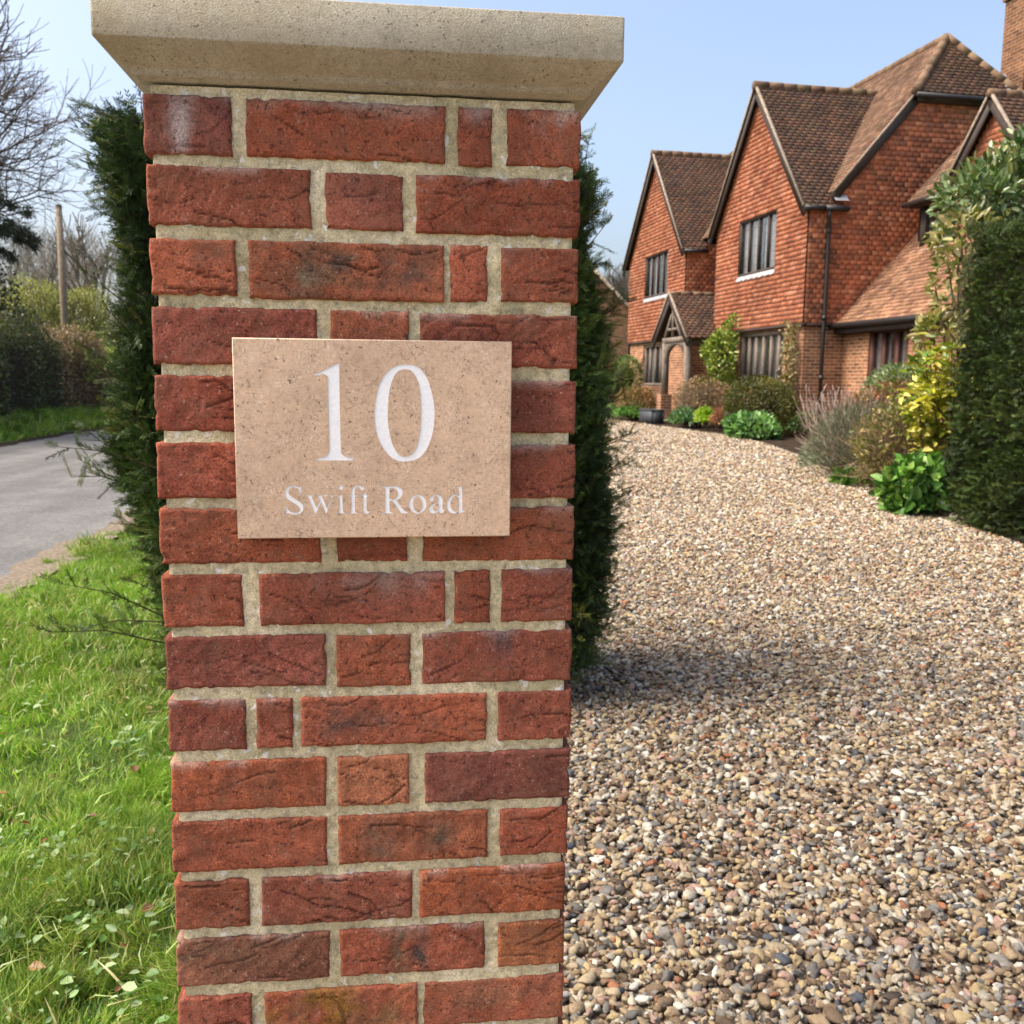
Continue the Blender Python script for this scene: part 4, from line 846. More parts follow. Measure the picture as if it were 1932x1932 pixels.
def tiles(mb, O, e1, e2, n, poly, pal, holes=(), tw=.168, g=.105, th=.02, seed=0, wt=None, clump=.5, cv=.12):
    r = np.random.default_rng(seed)
    O, e1, e2, n = [np.array(q, float) for q in (O, e1, e2, n)]
    bmin = min(p[1] for p in poly); bmax = max(p[1] for p in poly)
    V, F4, F3, C = [], [], [], []
    k = 0; b = bmin; cnt = 0
    pal = np.array(pal)
    while b < bmax - .02:
        iv = minus(crossings(poly, min(b + g * .5, bmax - .005)), holes, b + g * .5)
        sag = r.normal(0, .0025)
        for a0, a1 in iv:
            x = math.floor(a0 / tw) * tw + (k % 2) * tw / 2 - tw
            while x < a1:
                l, rr = max(x, a0) + .001, min(x + tw, a1) - .001
                x += tw
                if rr - l < .02: continue
                t0 = th * r.uniform(.92, 1.1); tp = .004; j = r.normal(0, .002)
                bt = b + sag + j; top = min(b + g * 1.25, bmax + .03)
                P = [(l, bt, t0), (rr, bt + r.normal(0, .002), t0 * r.uniform(.9, 1.1)), (rr, top, tp), (l, top, tp), (l, bt, -.004), (rr, bt, -.004)]
                for q in P: V.append(O + e1 * q[0] + e2 * q[1] + n * q[2])
                i = cnt * 6; cnt += 1
                F4.append([i, i + 1, i + 2, i + 3]); F4.append([i + 4, i + 5, i + 1, i]); F3.append([i + 4, i, i + 3]); F3.append([i + 1, i + 5, i + 2])
                q = (math.sin(l * 1.9 + seed) + math.sin(b * 2.3 + l * .7 + seed * 2) + math.sin(l * 5.1 - b * 4.2)) / 3
                idx = r.choice(len(pal), p=wt) if r.random() > clump else int(np.clip((q + 1) / 2 * len(pal), 0, len(pal) - 1))
                C.extend([pal[idx] * r.uniform(1 - cv, 1 + cv)] * 6)
        b += g; k += 1
    if V: mb.add(np.array(V), F4, F3, np.array(C))

def fill(mb, O, e1, e2, poly, holes=(), col=(1, 1, 1), uoff=0):
    """flat sheet in a polygon with rectangular holes, cut in horizontal strips; uv in metres"""
    O, e1, e2 = [np.array(q, float) for q in (O, e1, e2)]
    bs = sorted(set([round(p[1], 5) for p in poly] + [h[2] for h in holes] + [h[3] for h in holes]))
    for b0, b1 in zip(bs[:-1], bs[1:]):
        if b1 - b0 < 1e-4: continue
        m0, m1 = b0 + (b1 - b0) * .001, b1 - (b1 - b0) * .001
        i0 = minus(crossings(poly, m0), holes, (b0 + b1) / 2); i1 = minus(crossings(poly, m1), holes, (b0 + b1) / 2)
        for (a, b), (c, d) in zip(i0, i1):
            q = [(a, b0), (b, b0), (d, b1), (c, b1)]
            mb.add([O + e1 * u + e2 * v for u, v in q], [[0, 1, 2, 3]], col=col, uv=[(u + uoff, v, 0) for u, v in q])

def reveal(mb, O, e1, e2, n, hole, depth):
    O, e1, e2, n = [np.array(q, float) for q in (O, e1, e2, n)]
    a0, a1, b0, b1 = hole
    P = lambda a, b, d: O + e1 * a + e2 * b - n * d
    for (u0, v0), (u1, v1) in (((a0, b0), (a0, b1)), ((a1, b0), (a1, b1)), ((a0, b0), (a1, b0)), ((a0, b1), (a1, b1))):
        L = abs(u1 - u0) + abs(v1 - v0)
        mb.add([P(u0, v0, 0), P(u1, v1, 0), P(u1, v1, depth), P(u0, v0, depth)], [[0, 1, 2, 3]], uv=[(0, v0, 0), (L, v1, 0), (L, v1 + depth, 0), (0, v0 + depth, 0)])

X, Y, Z = np.eye(3)
WT = [(.50, .185, .098), (.46, .165, .088), (.53, .21, .115), (.42, .145, .078), (.48, .195, .11), (.57, .25, .15), (.36, .13, .078)]
WT2 = [(.50, .19, .10), (.43, .155, .085), (.55, .205, .107), (.34, .14, .085), (.57, .25, .14), (.29, .13, .08), (.46, .17, .095)]
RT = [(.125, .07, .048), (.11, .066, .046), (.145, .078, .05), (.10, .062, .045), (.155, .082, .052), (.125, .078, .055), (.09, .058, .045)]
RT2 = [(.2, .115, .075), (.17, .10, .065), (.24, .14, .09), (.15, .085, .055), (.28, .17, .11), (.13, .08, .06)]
WR = [(.26, .135, .078), (.30, .16, .092), (.22, .11, .065), (.17, .088, .055), (.33, .18, .108)]
TB, EV = 2.42, 4.95

def window(y0, y1, z0, z1, xp, nl, mat='timber', fw=.055, dep=.07, leaded=True, apron=False, curt=True, parent=house):
    """casement window in a wall facing -x at plane xp (local)"""
    f = MB()
    xa, xb = xp + .02, xp + .02 + dep
    f.box((xa - .03, y0, z0), (xb, y0 + fw, z1)); f.box((xa - .03, y1 - fw, z0), (xb, y1, z1))
    f.box((xa - .03, y0 + fw, z1 - fw), (xb, y1 - fw, z1)); f.box((xa - .05, y0 + fw - .02, z0), (xb, y1 - fw + .02, z0 + fw))
    for i in range(1, nl):
        y = y0 + (y1 - y0) * i / nl
        f.box((xa - .01, y - fw * .5, z0 + fw), (xb - .01, y + fw * .5, z1 - fw))
    w_ = f.build('window', MAT[mat], parent)
    p = MB()
    xg = xb - .03
    for i in range(nl):
        a = y0 + (y1 - y0) * i / nl + fw * .5; b = y0 + (y1 - y0) * (i + 1) / nl - fw * .5
        tl = RNG.normal(0, .006)
        p.add([(xg + tl, a, z0 + fw), (xg - tl, b, z0 + fw), (xg - tl + .004, b, z1 - fw), (xg + tl + .004, a, z1 - fw)], [[0, 1, 2, 3]])
    p.build('pane', MAT['glass'], w_)
    if leaded:
        l = MB()
        for i in range(nl):
            a = y0 + (y1 - y0) * i / nl + fw * .5; b = y0 + (y1 - y0) * (i + 1) / nl - fw * .5
            k = max(2, int((z1 - z0) / .2))
            for j in range(1, k):
                z = z0 + (z1 - z0) * j / k; l.box((xg - .008, a, z - .004), (xg - .004, b, z + .004))
            for j in range(1, max(2, int((b - a) / .16))):
                y = a + (b - a) * j / max(2, int((b - a) / .16)); l.box((xg - .0082, y - .0035, z0 + fw), (xg - .0042, y + .0035, z1 - fw))
        l.build('leading', MAT['came'], w_)
    if curt:
        c = MB(); ys = np.linspace(y0 + .02, y1 - .02, 60)
        keep = (np.abs(ys - (y0 + y1) / 2) > (y1 - y0) * .07)
        xx = xb + .035 + .015 * np.sin(ys * 42)
        for i in range(59):
            if keep[i] and keep[i + 1]:
                c.add([(xx[i], ys[i], z0), (xx[i + 1], ys[i + 1], z0), (xx[i + 1], ys[i + 1], z1), (xx[i], ys[i], z1)], [[0, 1, 2, 3]])
        c.build('curtain', MAT['curtain'], w_)
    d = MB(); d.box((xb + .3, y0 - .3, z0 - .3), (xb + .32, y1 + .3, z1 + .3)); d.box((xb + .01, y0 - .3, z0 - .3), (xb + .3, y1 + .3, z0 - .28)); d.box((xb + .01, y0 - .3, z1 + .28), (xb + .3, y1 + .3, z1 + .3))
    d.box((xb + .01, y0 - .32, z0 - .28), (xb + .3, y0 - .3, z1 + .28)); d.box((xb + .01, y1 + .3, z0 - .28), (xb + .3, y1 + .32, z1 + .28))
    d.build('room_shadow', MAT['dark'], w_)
    if apron:
        s_ = MB(); n = 14
        for i in range(n):
            a = y0 - .04 + (y1 - y0 + .08) * i / n; b = y0 - .04 + (y1 - y0 + .08) * (i + 1) / n
            s_.add([(xp - .055, a, z0 - .1 - .03 * (i % 2)), (xp - .055, b, z0 - .12 + .03 * (i % 2)), (xp - .03, b, z0 - .002), (xp - .03, a, z0 - .002)], [[0, 1, 2, 3]])
        s_.build('lead_apron', MAT['lead'], w_)
    return w_

wall = MB(); wt = MB(); wt2 = MB(); rf = MB(); rf2 = MB(); br = MB(); ridge = MB(); vg = MB(); back = MB()

def gable_front(y0, y1, yp, zp, win, seed):
    poly = [(y0, TB), (y1, TB), (y1, EV), (yp, zp - .06), (y0, EV)]
    tiles(wt, (-.02, 0, 0), Y, Z, -X, poly, WT, [win], seed=seed, th=.03, clump=.2)
    fill(back, (.005, 0, 0), Y, Z, poly, [win])
    reveal(back, (-.03, 0, 0), Y, Z, -X, win, .12)
gable_front(0, 4.8, 2.5, 8.0, (1.42, 3.42, 3.72, 5.05), 3)
gable_front(7.0, 12.1, 9.6, 8.05, (8.4, 10.45, 3.75, 5.05), 5)
# end wall toward the road, and the two returns of the recess
endp = [(0, TB), (7.1, TB), (7.1, 4.75), (4.8, 7.36), (2.3, 7.36), (.5, 5.2), (.45, EV), (0, EV)]
tiles(wt2, (0, -.02, 0), X, Z, -Y, endp, WT2, seed=11, th=.032, clump=.12)
fill(back, (0, .005, 0), X, Z, endp)
tiles(wt2, (0, 6.98, 0), X, Z, -Y, [(0, TB), (1.0, TB), (1.0, 5.0), (0, 5.0)], WT2, seed=12, clump=.4)
tiles(wt, (.98, 0, 0), Y, Z, -X, [(4.8, TB), (7.0, TB), (7.0, 5.6), (4.8, 5.6)], WT, seed=13)
fill(back, (1.01, 0, 0), Y, Z, [(4.8, TB), (7.0, TB), (7.0, 5.6), (4.8, 5.6)])
fill(back, (0, 7.01, 0), X, Z, [(0, TB), (1.0, TB), (1.0, 5.0), (0, 5.0)])
fill(back, (0, 4.81, 0), X, Z, [(0, TB), (1.0, TB), (1.0, 5.0), (0, 5.0)])
# far and hidden sides so the block is closed
fill(back, (7.1, 0, 0), Y, Z, [(0, -.4), (12.1, -.4), (12.1, 4.7), (0, 4.7)])
fill(back, (0, 12.1, 0), X, Z, [(0, -.4), (7.1, -.4), (7.1, 4.75), (3.55, 8.8), (.5, 5.2), (0, EV)])
# ground floor brickwork
WG1 = (.95, 3.3, 1.0, 2.34); WG2 = (8.75, 10.65, 1.0, 2.3)
fill(br, (.05, 0, 0), Y, Z, [(.05, -.4), (4.75, -.4), (4.75, TB), (.05, TB)], [WG1]); reveal(br, (.05, 0, 0), Y, Z, -X, WG1, .1)
fill(br, (.05, 0, 0), Y, Z, [(7.05, -.4), (12.05, -.4), (12.05, TB), (7.05, TB)], [WG2]); reveal(br, (.05, 0, 0), Y, Z, -X, WG2, .1)
fill(br, (0, .05, 0), X, Z, [(.05, -.4), (7.1, -.4), (7.1, TB), (.05, TB)], uoff=.1)
fill(br, (0, 7.05, 0), X, Z, [(.05, -.4), (1.05, -.4), (1.05, TB), (.05, TB)])
fill(br, (0, 4.75, 0), X, Z, [(.05, -.4), (1.05, -.4), (1.05, TB), (.05, TB)])
DOOR = (5.3, 6.25, -.4, 2.05)
fill(br, (1.05, 0, 0), Y, Z, [(4.75, -.4), (7.05, -.4), (7.05, TB), (4.75, TB)], [DOOR])
# wing in front of the end wall
WW = (-2.35, -.95, .75, 2.28)
fill(br, (1.0, 0, 0), Y, Z, [(-6.5, -.4), (.05, -.4), (.05, 2.5), (-6.5, 2.5)], [WW], uoff=.07); reveal(br, (1.0, 0, 0), Y, Z, -X, WW, .1)
fill(br, (0, -6.5, 0), X, Z, [(1.0, -.4), (7.0, -.4), (7.0, 2.6), (4.0, 5.8), (1.0, 2.6)])
fill(br, (7.0, 0, 0), Y, Z, [(-6.5, -.4), (0, -.4), (0, 2.6), (-6.5, 2.6)])
br.build('brick_wall', MAT['wallbrick'], house)
back.build('wall_core', MAT['soil'], house)

def slope(mb, y_or_x, p_low, p_high, poly, axis, pal, seed, th=.032, g=.11, tw=.168, clump=.35):
    """roof plane: p_low/p_high = (u, z) across the slope; axis 'x' slope rises along x (courses along y), 'y' rises along y (courses along x).
    poly is given in (course coordinate, across coordinate u)"""
    (u0, z0), (u1, z1) = p_low, p_high
    L = math.hypot(u1 - u0, z1 - z0); k = L / abs(u1 - u0)
    sgn = 1 if u1 > u0 else -1
    if axis == 'x':
        e1, e2 = Y, (X * (u1 - u0) + Z * (z1 - z0)) / L; O = X * u0 + Z * z0
    else:
        e1, e2 = X, (Y * (u1 - u0) + Z * (z1 - z0)) / L; O = Y * u0 + Z * z0
    n = np.cross(e1, e2)
    if n[2] < 0: n = -n
    pl = [(a, (u - u0) * sgn * k) for a, u in poly]
    tiles(mb, O, e1, e2, n, pl, pal, seed=seed, th=th, g=g, tw=tw, clump=clump)
    fill(rfb, O - n * .02, e1, e2, pl)
rfb = MB()
# main roof
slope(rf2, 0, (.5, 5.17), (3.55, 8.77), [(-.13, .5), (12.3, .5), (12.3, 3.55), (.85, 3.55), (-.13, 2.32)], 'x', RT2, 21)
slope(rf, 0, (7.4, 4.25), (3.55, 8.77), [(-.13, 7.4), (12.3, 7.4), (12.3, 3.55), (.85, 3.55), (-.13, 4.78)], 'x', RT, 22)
# half hip
hl = math.hypot(1.05, 1.49)
e2 = np.array([0, 1.05, 1.49]) / hl
tiles(rf2, (0, -.2, 7.28), X, e2, np.array([0, -1.49, 1.05]) / hl, [(2.22, 0), (4.88, 0), (3.55, hl)], RT, seed=23, th=.03, g=.1)
fill(rfb, (0, -.2 + .015, 7.27), X, e2, [(2.22, 0), (4.88, 0), (3.55, hl)])
# front gables
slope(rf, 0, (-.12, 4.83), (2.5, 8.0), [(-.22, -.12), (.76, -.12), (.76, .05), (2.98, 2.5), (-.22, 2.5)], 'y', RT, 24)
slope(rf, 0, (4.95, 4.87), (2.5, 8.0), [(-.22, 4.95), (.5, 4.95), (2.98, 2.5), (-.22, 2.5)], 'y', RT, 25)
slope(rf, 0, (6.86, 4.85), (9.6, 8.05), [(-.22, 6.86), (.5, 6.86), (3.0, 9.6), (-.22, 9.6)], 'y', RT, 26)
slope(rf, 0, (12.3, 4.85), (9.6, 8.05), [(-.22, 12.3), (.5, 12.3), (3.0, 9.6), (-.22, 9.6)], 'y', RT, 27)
rf.build('front_roof', MAT['rooftile'], house)
rf2.build('main_roof', MAT['rooftile'], house)
wr = MB()
slope(wr, 0, (.74, 2.40), (4.0, 5.96), [(-6.7, .74), (-.01, .74), (-.01, 4.0), (-6.7, 4.0)], 'x', WR, 28)
slope(wr, 0, (7.3, 2.40), (4.0, 5.96), [(-6.7, 7.3), (-.01, 7.3), (-.01, 4.0), (-6.7, 4.0)], 'x', WR, 29)
wr.build('wing_roof', MAT['rooftile'], house)

# dormer on the wing
wd = MB(); DX = 2.2
tiles(wt, (DX, 0, 0), Y, Z, -X, [(-3.95, 3.9), (-1.72, 3.9), (-1.72, 4.95), (-2.87, 6.32), (-3.95, 5.0)], WT, [(-3.5, -2.15, 4.1, 5.2)], seed=31, clump=.3)
fill(wd, (DX + .02, 0, 0), Y, Z, [(-3.95, 3.7), (-1.72, 3.7), (-1.72, 4.95), (-2.87, 6.32), (-3.95, 5.0)], [(-3.5, -2.15, 4.1, 5.2)])
fill(wd, (0, -.72, 0), X, Z, [(DX + .02, 3.8), (3.6, 5.2), (3.6, 6.0), (DX + .02, 4.9)])
fill(wd, (0, -3.95, 0), X, Z, [(DX + .02, 3.8), (3.6, 5.2), (3.6, 6.0), (DX + .02, 4.9)])
wd.box((DX - .03, -.78, 3.85), (DX + .05, -.72, 4.92)); wd.box((DX - .03, -1.74, 3.9), (DX + .05, -1.68, 4.92))
wd.build('dormer_frame', MAT['timber'], house)
window(-1.68, -.78, 3.95, 4.86, DX, 2, fw=.05, curt=False)
window(-3.5, -2.15, 4.1, 5.2, DX, 3, fw=.055, curt=False)
la = MB(); la.beam((DX - .06, -1.85, 3.9), (DX - .06, -.66, 3.88), .14, .03); la.build('dormer_flashing', MAT['lead'], house)
dr = MB()
slope(dr, 0, (1.98, 4.93), (3.7, 6.75), [(-1.95, 1.98), (-.5, 1.98), (-.5, 3.3), (-1.95, 3.3)], 'x', RT2, 32)
slope(dr, 0, (-1.62, 4.95), (-2.87, 6.48), [(1.98, -1.62), (4.3, -1.62), (4.6, -2.87), (1.98, -2.87)], 'y', RT, 33)
slope(dr, 0, (-4.1, 4.95), (-2.87, 6.48), [(1.98, -4.1), (4.3, -4.1), (4.6, -2.87), (1.98, -2.87)], 'y', RT, 34)
dr.build('dormer_roof', MAT['rooftile'], house)
wt.build('tile_hung_wall', MAT['walltile'], house)
wt2.build('side_tile_hung_wall', MAT['roughtile'], house)
rfb.build('roof_underlay', MAT['soil'], house)

# ridges, hips: half-round tiles laid end to end
def ridge_run(p0, p1, rad=.1, step=.32, parent=None, name='ridge_tiles'):
    ridge = MB()
    p0 = np.array(p0, float); p1 = np.array(p1, float); L = np.linalg.norm(p1 - p0); n = max(1, int(L / step)); d = (p1 - p0) / L
    for i in range(n):
        a = p0 + d * (L * i / n); b = p0 + d * (L * (i + 1) / n + .015)
        r0 = rad * RNG.uniform(.93, 1.05)
        ridge.tube([a, b], [r0, r0 * .97], 9, col=np.array((.17, .105, .065)) * RNG.uniform(.75, 1.25))
    ridge.build(name, MAT['ridge'], parent or house)
ridge_run((-.24, 2.5, 8.0), (2.95, 2.5, 8.0)); ridge_run((-.24, 9.6, 8.05), (2.98, 9.6, 8.05))
ridge_run((3.55, .82, 8.78), (3.55, 12.3, 8.78)); ridge_run((2.2, -.2, 7.27), (3.55, .85, 8.8), .1); ridge_run((4.9, -.2, 7.27), (3.55, .85, 8.8), .1)
ridge_run((1.96, -2.87, 6.49), (4.6, -2.87, 6.49), .08); ridge_run((4.0, -6.7, 5.98), (4.0, 0, 5.98), .1)

# verges (pale mortar edge) and barge boards
bb = MB()
def verge(p0, p1, out, parent=None):
    mbv, mbb, pr = MB(), MB(), parent or house
    p0 = np.array(p0, float); p1 = np.array(p1, float); out = np.array(out, float)
    mbv.beam(p0 + Z * .012, p1 + Z * .012, .06, .045, col=(1, 1, 1))
    mbb.beam(p0 + out * -.03 - Z * .135, p1 + out * -.03 - Z * .135, .035, .2, col=(1, 1, 1))
    mbv.build('verge', MAT['verge'], pr); mbb.build('bargeboard', MAT['timber'], pr)
verge((-.2, -.14, 4.83), (-.2, 2.5, 8.02), -X); verge((-.2, 4.97, 4.87), (-.2, 2.5, 8.02), -X)
verge((-.2, 6.84, 4.85), (-.2, 9.6, 8.07), -X); verge((-.2, 12.32, 4.83), (-.2, 9.6, 8.07), -X)
verge((.47, -.12, 5.15), (2.28, -.12, 7.29), -Y); verge((6.9, -.12, 4.85), (4.85, -.12, 7.26), -Y)
verge((2.0, -1.6, 4.95), (2.0, -2.87, 6.5), -X); verge((2.0, -4.12, 4.95), (2.0, -2.87, 6.5), -X)
# fillets under the tile hanging
for a_, b_ in (((-.045, -.02, TB - .05), (.05, 4.8, TB - .005)), ((-.045, 7.0, TB - .05), (.05, 12.1, TB - .005)), ((.051, -.045, TB - .05), (1.0, .05, TB - .005)),
               ((.74, -6.65, 2.2), (.78, .02, 2.38)), ((.781, -6.6, 2.2), (1.0, .04, 2.23)), ((2.3, -.17, 7.1), (4.8, -.02, 7.24)), ((2.0, -1.95, 4.8), (2.17, -.55, 4.9))):
    fb = MB(); fb.box(a_, b_); fb.build('fascia', MAT['timber'], house)

# windows
window(1.42, 3.42, 3.72, 5.05, -.01, 4, apron=True)
window(8.4, 10.45, 3.75, 5.05, -.01, 4, apron=True)
window(WG1[0], WG1[1], WG1[2], WG1[3], .1, 6, mat='oak', fw=.1)
window(WG2[0], WG2[1], WG2[2], WG2[3], .1, 4, mat='oak', fw=.09)
window(WW[0], WW[1], WW[2], WW[3], 1.03, 3, mat='redtimber', fw=.11)
dd = MB(); dd.box((1.1, DOOR[0], -.05), (1.16, DOOR[1], DOOR[3])); dd.box((1.0, DOOR[0] - .08, -.05), (1.12, DOOR[0], DOOR[3] + .08)); dd.box((1.0, DOOR[1], -.05), (1.12, DOOR[1] + .08, DOOR[3] + .08)); dd.box((1.0, DOOR[0], DOOR[3]), (1.12, DOOR[1], DOOR[3] + .08))
for k in range(1, 6): dd.box((1.09, DOOR[0] + k * .158 - .006, -.03), (1.1, DOOR[0] + k * .158 + .006, DOOR[3] - .02))
door = dd.build('door', MAT['timber'], house)
dh = MB(); dh.tube([(1.095, 5.45, 1.0), (1.04, 5.45, 1.0)], .02, 8); dh.tube([(1.045, 5.45, 1.0), (1.045, 5.56, 1.0)], .012, 8); dh.build('handle', MAT['metal'], door)

# rainwater goods
for a_, b_, r_ in (((.28, -.2, 4.8), (.8, -.2, 4.8), .06), ((.66, -6.7, 2.36), (.66, .02, 2.36), .06), ((2.2, -.26, 7.2), (4.85, -.26, 7.2), .055),
                   ((1.92, -2.0, 4.87), (1.92, -.45, 4.87), .055), ((-.15, 6.78, 4.8), (.55, 6.78, 4.8), .05), ((-.2, -.19, 4.8), (.279, -.19, 4.8), .05)):
    gt = MB(); gt.tube([a_, b_], r_, 10); gt.build('gutter', MAT['metal'], house)
dp = MB()
dp.tube([(.36, -.2, 4.75), (.36, -.19, 4.62), (.42, -.1, 4.5), (.43, -.09, 4.4), (.43, -.09, 2.5), (.43, -.085, 2.3), (.43, -.085, -.2)], .042, 10)
for z in (4.3, 2.48, 1.2): dp.tube([(.43, -.09, z), (.43, -.09, z + .1)], .055, 10)
dp.build('downpipe', MAT['metal'], house)
fl = MB(); fl.add([(.5, -.17, 4.98), (.82, -.17, 4.98), (.82, -.02, 5.14), (.5, -.02, 5.14)], [[0, 1, 2, 3]]); fl.build('lead_flashing', MAT['lead'], house); fl = MB(); fl.add([(4.5, -.1, 7.45), (4.62, -.1, 7.45), (4.62, .2, 7.9), (4.4, .2, 7.9)], [[0, 1, 2, 3]])
fl.build('lead_flashing', MAT['lead'], house)

# chimney
def bbox_uv(mb, a, b):
    (x0, y0, z0), (x1, y1, z1) = a, b
    fill(mb, (x0, 0, 0), Y, Z, [(y0, z0), (y1, z0), (y1, z1), (y0, z1)]); fill(mb, (x1, 0, 0), Y, Z, [(y0, z0), (y1, z0), (y1, z1), (y0, z1)])
    fill(mb, (0, y0, 0), X, Z, [(x0, z0), (x1, z0), (x1, z1), (x0, z1)]); fill(mb, (0, y1, 0), X, Z, [(x0, z0), (x1, z0), (x1, z1), (x0, z1)])
    fill(mb, (0, 0, z1), X, Y, [(x0, y0), (x1, y0), (x1, y1), (x0, y1)]); fill(mb, (0, 0, z0), X, Y, [(x0, y0), (x1, y0), (x1, y1), (x0, y1)])
ch = MB()
bbox_uv(ch, (4.98, .1, 5.3), (6.0, .85, 9.66)); bbox_uv(ch, (4.93, .05, 9.66), (6.05, .9, 9.81)); bbox_uv(ch, (4.88, 0, 9.81), (6.1, .95, 10.1)); bbox_uv(ch, (4.95, .07, 10.1), (6.03, .88, 10.3))
chim = ch.build('chimney', MAT['oldbrick'], house)
pt = MB()
for x in (5.25, 5.74): pt.tube([(x, .47, 10.3), (x, .47, 10.55), (x, .47, 10.8)], [.15, .13, .15], 14, col=(.4, .16, .09))
pt.build('chimney_pot', MAT['walltile'], chim)

# porch
po = MB()
PR = 5.72
slope_store = rfb; rfb = MB()
slope(po, 0, (4.34, 2.27), (PR, 3.5), [(-.95, 4.34), (-.03, 4.34), (-.03, PR), (-.95, PR)], 'y', RT, 41)
slope(po, 0, (4.34, 2.27), (PR, 3.5), [(-.03, 4.84), (1.0, 4.84), (1.0, PR), (-.03, PR)], 'y', RT, 42)
slope(po, 0, (7.0, 2.3), (PR, 3.5), [(-.95, 7.0), (-.03, 7.0), (-.03, PR), (-.95, PR)], 'y', RT, 43)
porch = po.build('porch_roof', MAT['rooftile'], house)
rfb.build('underlay', MAT['timber'], porch)
ridge_run((-.97, PR, 3.5), (1.0, PR, 3.5), .075, .3, porch, 'ridge')
verge((-.96, 4.32, 2.26), (-.96, PR, 3.52), -X, porch); verge((-.96, 7.02, 2.26), (-.96, PR, 3.52), -X, porch)
pp = MB()
for y in (4.62, 6.28):
    if y > 5: pp.box((-.88, y - .08, .78), (-.72, y + .08, 2.2))
    else: pp.box((-.88, y - .08, -.05), (-.72, y + .08, 2.2))
pp.beam((-.8, 4.5, 2.26), (-.8, 6.4, 2.26), .14, .14)
pp.beam((-.8, 4.62, 2.2), (.95, 4.9, 2.2), .1, .12); pp.beam((-.8, 6.28, 2.2), (.95, 6.28, 2.2), .1, .12)
# arched brace between the posts
ys = np.linspace(4.7, 6.2, 15); zz = 1.62 + .5 * np.sqrt(np.clip(1 - ((ys - 5.45) / .75) ** 2, 0, 1))
for i in range(14):
    v = []
    for x in (-.85, -.75):
        v += [(x, ys[i], zz[i]), (x, ys[i + 1], zz[i + 1]), (x, ys[i + 1], max(zz[i + 1], 2.19)), (x, ys[i], max(zz[i], 2.19))]
    pp.add(v, [[0, 1, 2, 3], [4, 7, 6, 5], [0, 4, 5, 1]])
# carved infill in the little gable
for y0_, z0_, y1_, z1_ in ((5.1, 2.32, 5.6, 2.95), (6.3, 2.32, 5.8, 2.95), (5.7, 2.32, 5.7, 3.3), (5.35, 2.55, 6.05, 2.55)):
    pp.beam((-.82, y0_, z0_), (-.82, y1_, z1_), .07, .07, up=(1, 0, 0))
pp.build('timber_frame', MAT['oak'], porch)
pb = MB(); bbox_uv(pb, (-.96, 6.12, -.4), (-.64, 6.44, .78)); pb.build('brick_base', MAT['wallbrick'], porch)
wl = MB(); wl.box((.85, 6.78, 1.65), (.95, 6.88, 1.9)); wl.box((.8, 6.76, 1.9), (1.0, 6.9, 1.93)); wl.build('porch_lantern', MAT['metal'], house)
rfb = slope_store

# neighbouring outbuilding beyond the house
ob = at(1120, 700, 52); ob[2] = .1
outb = empty('outbuilding', ob, 'brown gabled outbuilding half hidden behind the hedge, past the house', 'outbuilding', rz=R(-8))
q = MB(); fill(q, (0, 0, 0), X, Z, [(-4, -.5), (3.4, -.5), (3.4, 3.7), (-.3, 7.3), (-4, 3.7)]); fill(q, (3.4, 0, 0), Y, Z, [(0, -.5), (9, -.5), (9, 3.7), (0, 3.7)]); fill(q, (-4, 0, 0), Y, Z, [(0, -.5), (9, -.5), (9, 3.7), (0, 3.7)]); fill(q, (0, 9, 0), X, Z, [(-4, -.5), (3.4, -.5), (3.4, 3.7), (-.3, 7.3), (-4, 3.7)])
q.build('wall', MAT['oldbrick'], outb)
q = MB(); rfb = MB()
slope(q, 0, (3.7, 3.4), (-.3, 7.4), [(-.2, 3.7), (9.2, 3.7), (9.2, -.3), (-.2, -.3)], 'x', RT, 51, g=.2, tw=.3); slope(q, 0, (-4.3, 3.4), (-.3, 7.4), [(-.2, -4.3), (9.2, -4.3), (9.2, -.3), (-.2, -.3)], 'x', RT, 52, g=.2, tw=.3)
q.build('roof', MAT['rooftile'], outb)
q = MB(); q.beam((3.7, -.22, 3.4), (-.3, -.22, 7.42), .08, .16); q.beam((-4.3, -.22, 3.4), (-.3, -.22, 7.42), .08, .16); q.build('bargeboard', MAT['verge'], outb)

# ------------------------------------------------------------------ vegetation
def unit(v): return v / (np.linalg.norm(v, axis=-1, keepdims=True) + 1e-12)

def clumpcol(P, pal, seed, f=2.2, spread=.18):
    """pick palette colours by a smooth field so neighbouring leaves agree"""
    r = np.random.default_rng(seed)
    pal = np.array(pal, float)
    q = vnoise(P, seed, ((f, 1.0), (f * 2.7, .7))) * .35 + .5 + r.normal(0, .2, len(P))
    i = np.clip((q * len(pal)).astype(int), 0, len(pal) - 1)
    return pal[i] * r.uniform(1 - spread, 1 + spread, (len(P), 1))

